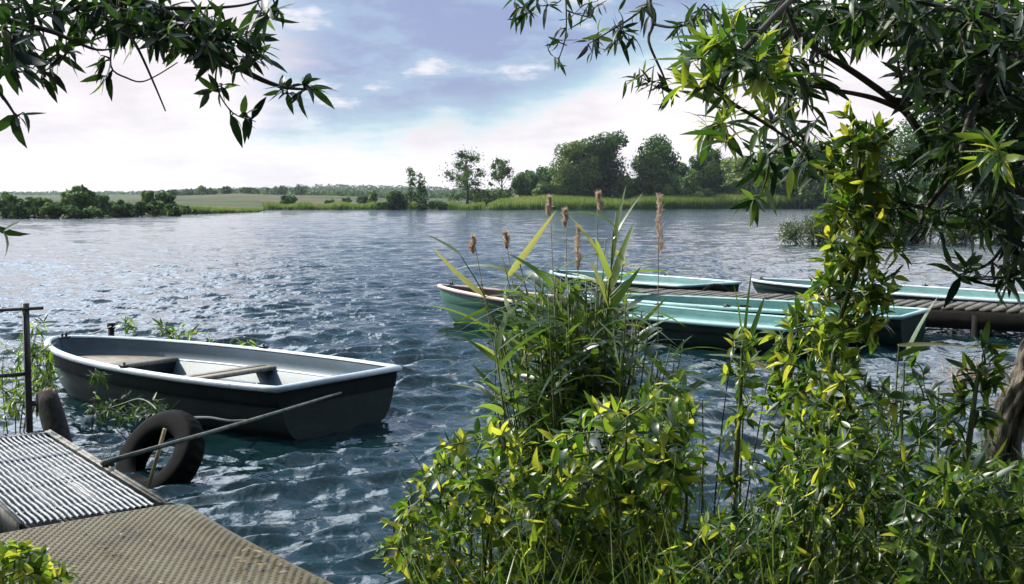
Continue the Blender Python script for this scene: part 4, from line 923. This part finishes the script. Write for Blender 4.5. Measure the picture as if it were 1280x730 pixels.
# the reed clump
def reed_plants():
    base = np.array([.34, 4.75, 0.]); t = thing('reed_clump', 'big clump of broad leaved reeds in front of the boats', 'reeds', tuple(base))
    ms = MB(); P = []; D = []; L = []; H = []; Wd = []; stalks = []
    def stalk(bx, by, e, k, lmin=.2, f0=.3, lmax=.36, hbase=.30, lw=.031):
        b = np.array([bx, by, -.15]); c = bez(b, (b + e) / 2 + np.array([(b[0] - e[0]) * .12, 0, .12]), e, 12); ms.tube(c - base, np.linspace(.006, .0022, 12), 5)
        for i in range(k):
            f = f0 + (1 - f0) * (i + rng.uniform(0, .6)) / k; f = min(f, .995); j = f * 11; i0 = int(min(j, 10)); p = c[i0] + (c[i0 + 1] - c[i0]) * (j - i0); td = unit(c[i0 + 1] - c[i0])
            a = rng.normal() * .9 + (math.pi if rng.random() < .62 else 0); sd_ = np.array([math.cos(a), math.sin(a), 0]); up = .35 + .5 * f
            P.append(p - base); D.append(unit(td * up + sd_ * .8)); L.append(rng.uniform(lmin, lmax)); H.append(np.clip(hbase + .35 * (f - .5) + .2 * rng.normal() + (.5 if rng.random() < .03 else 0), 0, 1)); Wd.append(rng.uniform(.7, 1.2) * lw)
        stalks.append(c)
    for i in range(135):
        tx = np.clip(rng.normal(733, 64), 618, 860); ty = np.interp(tx, [600, 640, 700, 770, 830, 860], [430, 350, 335, 345, 400, 440]) + abs(rng.normal()) * 62; D_ = rng.uniform(4.4, 5.1)
        bx = ((690 + (tx - 640) * .45 + rng.normal() * 14) - 640) / FPX * D_; stalk(bx, D_ , at(tx, ty, D_ + rng.normal() * .1), rng.integers(9, 13), .14, .32, .28)
    for i in range(60):
        D_ = rng.uniform(4.3, 4.8); tx = np.clip(rng.normal(735, 55), 625, 855); ty = rng.uniform(420, 520); bx = ((700 + (tx - 640) * .45) - 640) / FPX * D_; stalk(bx, D_, at(tx, ty, D_), rng.integers(7, 10), .12, .35, .24)
    for tx, ty, k in ((628, 322, 7), (600, 352, 6), (770, 265, 6), (757, 300, 7), (650, 330, 6), (782, 300, 6)): stalk((735 - 640) / FPX * 4.7 + rng.normal() * .03, 4.7, at(tx, ty, 4.7), k, .22, .55, .34, .75, .03)
    link('stalks', ms.mesh('stalks', M['green_stem'], True), t)
    P, D, L, H, Wd = map(np.array, (P, D, L, H, Wd)); n = len(P)
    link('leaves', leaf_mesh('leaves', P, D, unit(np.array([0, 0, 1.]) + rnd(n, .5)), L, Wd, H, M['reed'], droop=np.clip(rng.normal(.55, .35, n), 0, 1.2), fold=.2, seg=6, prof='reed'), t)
    # separate flowering stalks and blades that stand out of the clump
    def plume(label, px, ty, py0, D_, bxpx, width=.018, green=False):
        width *= .58
        top = at(px, ty, D_); low = at(px + rng.normal() * 2, py0, D_); b = np.array([(bxpx - 640) / FPX * D_, D_, -.1]); tt = thing('reed_stalk', label, 'reed', tuple(b), 0, 'dry flowering reed stalks')
        c = bez(b, (b + low) / 2 + [0, 0, .1], top, 16); m1 = MB(); m1.tube(c - b, np.linspace(.004, .0016, 16), 5); link('stem', m1.mesh('stem', M['pale_stalk'], True), tt)
        n_ = 420; f = rng.random(n_); p = low + (top - low) * f[:, None] + np.outer(np.sin(f * 9 + px), [.003, 0, 0]); w = width * (.7 + .5 * np.sin(f * 23 + px) ** 2) * np.sin(np.pi * np.clip(f * .85 + .12, 0, 1)); a = rng.uniform(0, 6.28, n_)
        dd = unit(np.stack([np.cos(a) * .5, np.sin(a) * .5, np.ones(n_) * 1.0], 1) + rnd(n_, .25)); p = p - b + np.stack([np.cos(a), np.sin(a), a * 0], 1) * (w * rng.random(n_))[:, None]
        link('plume', leaf_mesh('plume', p, dd, rnd(n_), rng.uniform(.012, .03, n_), .0032, rng.random(n_), M['plume'], seg=2), tt)
    plume('tallest dry reed stalk with long beige plume right of the clump', 823, 246, 318, 4.6, 824, .016)
    plume('dry reed stalk with small plume beside the tall green blade', 747, 243, 264, 4.7, 742, .010)
    plume('dry reed stalk with a dense plume above the middle of the clump', 722, 286, 338, 4.6, 728, .012)
    plume('faint reed plume rising left of the dense middle plume', 707, 264, 284, 4.9, 720, .009)
    plume('reed stalk with small plume, high and left of the faint one', 687, 248, 270, 4.9, 715, .008)
    plume('bent reed plume at the left of the clump above the pink bow', 592, 298, 318, 4.7, 690, .010)
    plume('short reed plume between the bent one and the faint ones', 632, 292, 312, 4.8, 700, .007)
    def blade_plant(label, root_px, D_, pts, leaves, rb=None):
        b = np.array([(root_px - 640) / FPX * D_, D_, float(max(gz((root_px - 640) / FPX * D_, D_), -.15)) - .05]); tt = thing('reed', label, 'reed', tuple(b), 0, 'single reeds beside the clump')
        c = smooth_line([b] + [at(a_, b_, D_) for a_, b_ in pts], 24); m1 = MB(); m1.tube(c - b, np.linspace(.005, .0018, 24), 5); link('stem', m1.mesh('stem', M['green_stem'], True), tt)
        Pp = np.array([at(l[0], l[1], D_) for l in leaves]); E = np.array([at(l[2], l[3], D_ + l[4]) for l in leaves]); Lg = np.linalg.norm(E - Pp, axis=1)
        link('leaves', leaf_mesh('leaves', Pp - b, E - Pp, unit(np.array([0, -.6, 1.]) + rnd(len(Pp), .3)), Lg, np.array([l[5] for l in leaves]), np.array([l[6] for l in leaves]), M['reed'], droop=.12, fold=.2, seg=6, prof='reed'), tt)
    blade_plant('single reed leaning left with one long blade over the open water', 700, 4.6, [(640, 480), (610, 380), (575, 318)], [(575, 318, 533, 287, 0, .030, .85), (590, 345, 552, 340, .1, .018, .8), (612, 385, 575, 400, -.1, .02, .4), (600, 360, 655, 335, 0, .016, .3)])
    blade_plant('tall green reed blade standing highest above the clump', 745, 4.5, [(758, 420), (764, 330), (767, 285)], [(765, 330, 776, 226, 0, .026, .75), (766, 300, 800, 232, .1, .02, .5), (764, 350, 740, 290, -.1, .03, .8), (764, 360, 790, 270, .1, .04, .85), (762, 385, 742, 320, 0, .04, .9), (762, 390, 800, 330, 0, .035, .7)])
    blade_plant('upright pair of reed blades before the teal boat', 925, 4.2, [(930, 480), (928, 430)], [(929, 440, 937, 332, 0, .014, .6), (928, 435, 924, 352, 0, .012, .4), (930, 445, 958, 362, .1, .026, .7), (929, 470, 1005, 398, .2, .02, .55), (930, 450, 990, 470, -.1, .03, 1.0), (930, 448, 880, 438, 0, .022, .95)])
    blade_plant('broad pointed reed leaf left of the horizontal pale blade', 1125, 3.6, [(1128, 520), (1130, 450)], [(1130, 450, 1166, 362, 0, .028, .75)])
    blade_plant('long pale reed blade lying flat before the black hulls', 1110, 3.5, [(1118, 520), (1124, 430)], [(1122, 432, 1225, 424, .1, .022, .98), (1120, 446, 1190, 418, .1, .024, .3)])
reed_plants()
# thin wiry grass and stems on the bank
def wiry():
    n = 1900; x = rng.uniform(-.12, 2.2, n); y = rng.uniform(2.6, 4.3, n); P = np.stack([x, y, gz(x, y) - .02], 1); d = unit(np.stack([rng.normal(size=n) * .45, rng.normal(size=n) * .45, np.ones(n)], 1))
    L = rng.uniform(.35, .85, n); tag(link('grass', leaf_mesh('grass', P, d, unit(rnd(n)), L, .008, np.clip(rng.normal(.5, .25, n), 0, 1), M['grass'], droop=np.clip(rng.normal(.35, .2, n), 0, .9), fold=.1, seg=5, prof='reed')), 'long green grass growing between the bushes on the bank', 'grass', kind='stuff')
    m1 = MB(); 
    for px, py, tx, ty, D_ in [(868, 700, 878, 500, 4.4), (880, 700, 850, 560, 4.4), (905, 690, 960, 470, 4.3), (890, 700, 915, 440, 4.5), (640, 560, 620, 430, 4.9), (655, 600, 634, 440, 4.9), (700, 600, 668, 450, 4.8), (870, 690, 842, 600, 4.3), (960, 700, 1020, 560, 4.0)]:
        a = at(px, py, D_); a[2] = max(-.2, float(gz(a[0], a[1])) - .05); e = at(tx, ty, D_); m1.tube(bez(a, (a + e) / 2 + rng.normal(size=3) * .04, e, 10), np.linspace(.005, .002, 10), 5)
    tag(link('bare_stems', m1.mesh('bare_stems', M['twig'], True)), 'thin bare dark stems standing in the water right of the reeds', 'stems', kind='stuff')
    # fine seeding grass stalks over the left bush
    for k, (px, ty, lx) in enumerate([(560, 560, 500), (548, 590, 478), (575, 600, 520)]):
        b = at(px, 700, 4.0); b[2] = float(gz(b[0], b[1])); e = at(lx, ty, 4.0); m1 = MB(); c = bez(b, at(px - 10, ty - 10, 4.0), e, 14); m1.tube(c, np.linspace(.0025, .001, 14), 4)
        tag(link('grass_stalk', m1.mesh('grass_stalk', M['green_stem'], True)), ['highest thin grass stalk arching left from the yellow bush', 'lowest thin grass stalk reaching furthest left over the water', 'thin grass stalk between the other two by the yellow bush'][k], 'grass stalk', 'thin grass stalks')
wiry()
# plants in the water on the left
def water_plant(name, label, limbs, tg, L=.09, m='leaf', sp=.035, hb=(.3, .4, .2), **k): return shrub(name, label, 'plant', limbs, tg, sp, L, .2, m=m, hb=hb, thick=.006, r0=.003, grav=.25, upb=.1, **k)
D_ = 9.2
b = at(20, 560, D_); b[2] = -.15
water_plant('water_plant', 'thin leaved willow shoots in the water behind the handrail', [bez(b + [dx * .2, 0, 0], b + [dx * .6, 0, .5], at(px, py, D_), 10) for dx, px, py in ((-.2, 5, 440), (0, 25, 430), (.1, 50, 400), (.3, 62, 440), (.2, 40, 460))],
            blob_targets([(25, 470, 45, 45, 9.2, .4, 60), (50, 450, 18, 50, 9.2, .3, 26), (5, 500, 20, 25, 9.2, .3, 12)]), .12)
D_ = 8.9; b = at(170, 560, D_); b[2] = -.12
water_plant('water_plant', 'low dark water plant between the old pile and the boat bow', [bez(b, b + [0, 0, .1], at(px, py, D_), 8) for px, py in ((110, 505), (140, 500), (190, 506), (225, 500))], blob_targets([(165, 508, 55, 11, 8.9, .4, 34), (120, 480, 12, 22, 9.3, .2, 8), (160, 520, 60, 9, 8.6, .3, 20)]), .10, m='leaf_dark')
D_ = 12.6; b = at(210, 450, D_); b[2] = -.15
water_plant('water_plant', 'sparse leafy stems showing above the far side of the single boat', [bez(b, b + [0, 0, .2], at(px, py, D_), 8) for px, py in ((150, 410), (200, 402), (230, 412), (262, 420))], blob_targets([(160, 408, 14, 6, 12.6, .3, 7), (205, 405, 8, 8, 12.6, .3, 6), (228, 414, 26, 6, 12.6, .3, 10), (290, 428, 30, 4, 12.3, .2, 6)]), .13)
# floating tuft of dry grass on the right
c = at(1222, 474, z=.02); n = 260; a = rng.uniform(0, 6.28, n); P = c + np.stack([rng.normal(size=n) * .13, rng.normal(size=n) * .1, rng.uniform(-.02, .07, n)], 1) - c
tt = thing('grass_tuft', 'tuft of dry brown grass drifting left of the trunk', 'grass tuft', tuple(c))
link('dry_blades', leaf_mesh('dry_blades', P, unit(np.stack([np.cos(a), np.sin(a) * .6, np.full(n, .3)], 1)), unit(rnd(n)), .22, .008, rng.random(n), M['plume'], droop=.5, seg=4, prof='reed'), tt)

# ------------------------------------------------------------------ the leaning willow on the right
def big_willow():
    foot = np.array([1.66, 4.05, 0.]); foot[2] = float(gz(foot[0], foot[1])) - .15
    t = thing('willow_tree', 'leaning willow at the right edge whose branches hang over the lake', 'tree', tuple(foot))
    tr = smooth_line([foot, at(1253, 560, 4.05), at(1287, 465, 4.0), at(1318, 385, 3.95), at(1345, 250, 3.9), at(1380, 80, 3.9), at(1350, -120, 3.95), at(1290, -330, 4.05)], 60)
    rr = np.interp(np.linspace(0, 1, 60), [0, .15, .5, 1], [.080, .056, .052, .040])
    nseg = 40; G = []; T = unit(np.gradient(tr, axis=0)); X = unit(np.cross(T, np.array([0, 1., 0.]))); Y = np.cross(T, X); g = np.random.default_rng(9); ph = g.uniform(0, 6.28, 8)
    for i in range(60):
        ring = []
        for j in range(nseg):
            th = j * 2 * math.pi / nseg; fur = abs(math.sin(th * 5 + .5 * math.sin(i * .5 + ph[0]) + ph[1])) ** .5 * .010 + .006 * math.sin(th * 11 + i * .9 * math.sin(th + ph[2])) + .005 * math.sin(i * 1.7 + th * 3)
            r = rr[i] + fur - .006; ring.append(tr[i] - foot + r * (math.cos(th) * X[i] + math.sin(th) * Y[i]))
        G.append(ring + [ring[0]])
    mb = MB(); mb.grid(np.array(G)); link('trunk', mb.mesh('trunk', M['bark'], True), t)
    J = tr[38]; K = tr[50]; E = tr[-1]
    limbs = []
    def limb(pts, r0, r1, n=26): 
        l = smooth_line(pts, n); limbs.append((l, r0, r1)); return l
    A = limb([tr[33], at(1290, 243, 3.85), at(1240, 226, 3.8), at(1196, 214, 3.75), at(1160, 182, 3.7), at(1130, 138, 3.65), at(1070, 92, 3.6), at(1005, 50, 3.6), at(985, 15, 3.6), at(975, -30, 3.6)], .020, .005, 40)
    limb([at(1196, 214, 3.75), at(1172, 242, 3.72), at(1158, 262, 3.7), at(1140, 297, 3.7), at(1112, 309, 3.7), at(1090, 306, 3.7)], .010, .004)
    limb([at(1158, 262, 3.7), at(1120, 250, 3.65), at(1090, 240, 3.6), at(1060, 212, 3.6)], .007, .003)
    limb([at(1130, 138, 3.65), at(1090, 122, 3.6), at(1040, 112, 3.6), at(990, 104, 3.55)], .010, .004)
    limb([at(1160, 182, 3.7), at(1135, 140, 3.6), at(1125, 95, 3.5), at(1118, 40, 3.5)], .007, .003)
    U = limb([tr[48], at(1300, -30, 3.9), at(1200, -60, 4.0), at(1080, -60, 4.1), at(960, -55, 4.3), at(870, -60, 4.6), at(780, -50, 4.8), at(690, -30, 4.9), at(640, -12, 5.0)], .035, .004, 50)
    limb([at(810, -55, 4.75), at(812, 0, 4.6), at(816, 30, 4.55), at(811, 52, 4.5), at(828, 92, 4.5), at(838, 118, 4.5)], .009, .003)
    limb([at(816, 30, 4.55), at(840, 34, 4.5), at(862, 28, 4.5), at(880, 5, 4.5)], .006, .003)
    limb([at(812, 5, 4.6), at(785, 25, 4.6), at(757, 42, 4.6), at(735, 55, 4.6)], .005, .002)
    limb([at(705, -30, 4.9), at(708, 20, 4.8), at(706, 50, 4.8), at(698, 75, 4.8)], .004, .002)
    B = limb([at(1060, -60, 3.9), at(1000, -10, 3.2), at(950, 40, 2.9), at(910, 90, 2.8), at(905, 120, 2.75), at(950, 150, 2.8), at(1010, 190, 3.0)], .010, .003)
    Cc = limb([tr[45], at(1290, 60, 3.5), at(1240, 90, 3.3), at(1210, 150, 3.2), at(1200, 190, 3.1)], .014, .004)
    limb([at(1290, 60, 3.5), at(1240, 20, 3.4), at(1180, 10, 3.3), at(1110, -10, 3.3)], .010, .004)
    limb([at(1300, -30, 3.9), at(1230, 10, 4.4), at(1150, 30, 4.5), at(1060, 20, 4.6), at(980, 20, 4.6)], .012, .004)
    limb([tr[36], at(1300, 200, 4.4), at(1250, 170, 4.5), at(1190, 120, 4.6), at(1150, 90, 4.6)], .012, .004)
    limb([tr[31], at(1290, 290, 3.6), at(1262, 300, 3.5), at(1235, 330, 3.45), at(1195, 345, 3.45)], .009, .003)
    # crown further up and to the right, outside the picture, so that the tree is whole
    limb([E, np.array([1.2, 3.6, 4.4]), np.array([.3, 3.0, 4.9])], .03, .01); limb([E, np.array([2.6, 4.6, 4.8]), np.array([3.2, 5.0, 5.6])], .03, .01); limb([tr[52], np.array([3.2, 3.2, 3.8]), np.array([4.2, 2.6, 4.2])], .03, .01); limb([tr[44], np.array([3.2, 4.4, 3.0]), np.array([4.3, 4.8, 3.0])], .03, .01)
    mb = MB()
    for l, a, b_ in limbs: mb.tube(l - foot, np.linspace(a, b_, len(l)), 9)
    link('limbs', mb.mesh('limbs', M['twig'], True), t)
    LB = [l for l, _, _ in limbs]
    blobs1 = [  # finer, farther sprays
        (665, 6, 26, 10, 4.9, .1, 9), (660, 18, 20, 6, 4.9, .1, 4), (700, 60, 8, 26, 4.8, .1, 7), (735, 12, 24, 12, 4.8, .2, 10), (770, 40, 26, 12, 4.6, .1, 10), (742, 56, 10, 10, 4.6, .1, 4), (795, 10, 30, 10, 4.6, .2, 10),
        (800, 98, 22, 8, 4.5, .1, 7), (832, 112, 14, 20, 4.5, .1, 9), (862, 20, 20, 14, 4.5, .2, 9), (865, 55, 14, 14, 4.4, .2, 6), (885, 60, 16, 16, 4.4, .2, 8), (920, 20, 40, 20, 4.3, .4, 24), (975, 30, 30, 30, 4.2, .5, 34)]
    blobs2 = [(1010, 18, 60, 26, 4.0, .6, 66), (1090, 20, 60, 30, 4.0, .7, 90), (1170, 30, 60, 40, 3.9, .7, 140), (1245, 40, 50, 55, 3.8, .7, 160), (1200, 100, 70, 40, 3.9, .7, 140), (1255, 130, 40, 50, 3.8, .6, 110),
        (1150, 85, 30, 25, 3.9, .5, 24), (1195, 175, 40, 40, 3.6, .5, 66), (1250, 200, 40, 40, 3.6, .5, 70), (1000, 100, 28, 30, 3.7, .4, 22), (970, 75, 22, 30, 3.6, .4, 18), (1030, 60, 18, 14, 3.8, .3, 7), (1000, 170, 40, 30, 3.6, .4, 24), (1045, 205, 30, 22, 3.6, .3, 14),
        (960, 200, 26, 24, 3.6, .3, 12), (1125, 245, 30, 20, 3.6, .3, 14), (1180, 270, 50, 20, 3.6, .3, 20), (1240, 270, 40, 34, 3.5, .3, 30), (1265, 330, 18, 40, 3.4, .2, 20), (1205, 335, 18, 12, 3.4, .2, 7), (942, 250, 10, 8, 3.5, .1, 5), (1155, 200, 26, 14, 3.7, .2, 8)]
    off = [np.array([rng.uniform(.2, 4.4), rng.uniform(2.8, 5.4), rng.uniform(3.6, 5.6)]) for _ in range(150)]
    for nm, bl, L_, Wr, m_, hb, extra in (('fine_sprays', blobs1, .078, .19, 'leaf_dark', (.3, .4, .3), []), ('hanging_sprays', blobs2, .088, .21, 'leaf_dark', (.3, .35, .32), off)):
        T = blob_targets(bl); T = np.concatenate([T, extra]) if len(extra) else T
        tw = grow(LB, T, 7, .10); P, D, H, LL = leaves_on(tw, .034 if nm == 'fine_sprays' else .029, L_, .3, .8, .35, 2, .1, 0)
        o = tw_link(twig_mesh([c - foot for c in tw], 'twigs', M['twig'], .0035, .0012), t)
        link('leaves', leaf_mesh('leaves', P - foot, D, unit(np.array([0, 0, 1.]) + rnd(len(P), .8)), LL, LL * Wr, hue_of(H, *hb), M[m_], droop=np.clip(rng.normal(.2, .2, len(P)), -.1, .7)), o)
    # unseen crown added overhead and behind, above the picture, to block sky light
    n = 26000; q = np.stack([rng.uniform(.2, 7.0, n), rng.uniform(-6.5, 4.6, n), rng.uniform(4.2, 7.0, n)], 1); cl = np.sin(q[:, 0] * 1.9) + np.sin(q[:, 1] * 1.7 + 1) + np.sin(q[:, 2] * 2.3); q = q[cl > -.7]; n = len(q)
    link('sky_blocking_crown', leaf_mesh('sky_blocking_crown', q - foot, unit(rnd(n) + [0, 0, -.6]), unit(np.array([0, 0, 1.]) + rnd(n, .8)), rng.uniform(.14, .26, n), .07, np.clip(rng.normal(.4, .2, n), 0, 1), M['leaf_dark'], seg=2), t)
    T = blob_targets([(890, 95, 40, 46, 2.75, .12, 20), (925, 60, 30, 34, 2.85, .12, 14), (950, 105, 24, 34, 2.85, .1, 9), (905, 165, 34, 14, 2.7, .1, 6), (960, 160, 24, 20, 2.9, .1, 5), (1000, 205, 20, 12, 3.0, .1, 3), (1245, 190, 22, 16, 2.9, .1, 6)])
    tw = grow(LB, T, 6, .02); P, D, H, LL = leaves_on(tw, .030, .10, .2, .85, .05, 5, .3, .1)
    o = tw_link(twig_mesh([c - foot for c in tw], 'twigs', M['green_stem'], .0035, .0014), t)
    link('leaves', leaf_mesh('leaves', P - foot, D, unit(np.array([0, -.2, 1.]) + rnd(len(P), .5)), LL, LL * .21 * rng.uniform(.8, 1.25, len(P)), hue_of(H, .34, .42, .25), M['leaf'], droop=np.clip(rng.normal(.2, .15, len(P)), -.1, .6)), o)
big_willow()
# ------------------------------------------------------------------ the branches from the tree at the left
def left_tree():
    foot = np.array([-3.1, 1.9, float(gz(-3.1, 1.9)) - .2]); foot[2] = -.4
    t = thing('willow_tree', 'tree just outside the left edge whose dark leafy branches hang in from above', 'tree', tuple(foot))
    tr = smooth_line([foot, foot + [.1, .1, 1.6], foot + [.3, .3, 2.8], foot + [.7, .5, 4.0]], 20); mb = MB(); mb.tube(tr - foot, np.linspace(.14, .06, 20), 12); link('trunk', mb.mesh('trunk', M['bark'], True), t)
    limbs = []
    def limb(pts, r0, r1, n=26): l = smooth_line(pts, n); limbs.append((l, r0, r1)); return l
    limb([tr[14], at(-160, -120, 2.7), at(-20, -60, 2.9), at(90, -22, 3.1), at(190, 10, 3.2), at(250, 45, 3.3), at(300, 85, 3.3), at(350, 108, 3.3), at(398, 112, 3.3)], .03, .002, 40)
    limb([at(-160, -120, 2.7), at(-40, 0, 2.7), at(10, 25, 2.7), at(60, 38, 2.7), at(85, 48, 2.7), at(120, 62, 2.7), at(145, 60, 2.75)], .010, .0015)
    limb([at(-160, -120, 2.7), at(-70, 20, 2.5), at(-20, 90, 2.4), at(10, 130, 2.4), at(25, 155, 2.4)], .008, .0015)
    limb([at(130, -10, 3.1), at(165, 48, 3.1), at(178, 72, 3.1), at(194, 108, 3.1), at(207, 139, 3.1)], .005, .0018)
    limb([at(150, 0, 3.1), at(142, 45, 3.1), at(139, 84, 3.1), at(160, 98, 3.12), at(178, 102, 3.14), at(200, 92, 3.18), at(222, 78, 3.2)], .003, .0015)
    limb([at(190, 10, 3.2), at(260, 10, 3.3), at(310, 5, 3.3), at(345, -10, 3.3)], .006, .002)
    limb([at(275, 66, 3.3), at(270, 105, 3.3), at(290, 140, 3.3), at(320, 152, 3.3)], .003, .0012)
    limb([at(-160, -120, 2.7), at(-130, 150, 2.3), at(-50, 260, 2.2), at(-8, 280, 2.2)], .008, .002)
    limb([tr[16], foot + [1.6, -.5, 4.1], foot + [2.4, -.8, 4.4]], .03, .01); limb([tr[17], foot + [-.5, .6, 4.6]], .03, .01); limb([tr[12], foot + [-.8, -.8, 3.4]], .02, .008)
    mb = MB()
    for l, a, b_ in limbs: mb.tube(l - foot, np.linspace(a, b_, len(l)), 8)
    link('limbs', mb.mesh('limbs', M['twig'], True), t)
    LB = [l for l, _, _ in limbs]
    T = blob_targets([(30, 8, 50, 16, 2.8, .2, 24), (20, 58, 30, 34, 2.6, .15, 22), (120, 18, 50, 26, 3.1, .2, 56), (185, 28, 50, 26, 3.2, .2, 66), (245, 40, 44, 28, 3.3, .2, 56), (300, 58, 36, 30, 3.3, .15, 42), (130, 72, 14, 8, 3.1, .05, 6), (335, 14, 14, 20, 3.3, .1, 8), (300, 148, 22, 8, 3.3, .05, 4),
        (270, 110, 10, 20, 3.3, .05, 4), (368, 108, 30, 10, 3.3, .05, 14), (55, 95, 12, 10, 2.7, .1, 3), (75, 60, 20, 16, 2.7, .1, 7), (25, 140, 12, 10, 2.4, .05, 2), (0, 110, 8, 8, 2.4, .05, 2), (2, 282, 6, 8, 2.2, .03, 2), (135, 100, 6, 8, 3.1, .03, 2)])
    off = np.array([foot + [rng.uniform(-1, 2.2), rng.uniform(-1, 1), rng.uniform(2.9, 4.6)] for _ in range(90)]); T = np.concatenate([T, off])
    tw = grow(LB, T, 6, .02); P, D, H, LL = leaves_on(tw, .028, .072, .3, .8, .35, 2, .1, 0)
    o = tw_link(twig_mesh([c - foot for c in tw], 'twigs', M['twig'], .003, .0011), t)
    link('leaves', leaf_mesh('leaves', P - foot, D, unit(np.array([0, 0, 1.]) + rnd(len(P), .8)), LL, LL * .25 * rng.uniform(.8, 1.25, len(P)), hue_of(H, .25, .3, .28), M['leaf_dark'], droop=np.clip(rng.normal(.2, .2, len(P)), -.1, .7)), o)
left_tree()

# ------------------------------------------------------------------ air
def haze():
    mb = MB(); mb.box((0, 700, 30), (5200, 2300, 66)); m = bpy.data.materials.new('haze'); m.use_nodes = True; nt = m.node_tree; nt.nodes.clear()
    v = nt.nodes.new('ShaderNodeVolumePrincipled'); v.inputs['Color'].default_value = (.78, .88, 1, 1); v.inputs['Density'].default_value = .00009; v.inputs['Anisotropy'].default_value = .3
    o = nt.nodes.new('ShaderNodeOutputMaterial'); nt.links.new(v.outputs[0], o.inputs['Volume']); tag(link('haze', mb.mesh('haze', m)), 'thin bluish summer haze over the lake', 'haze', kind='stuff')
haze()
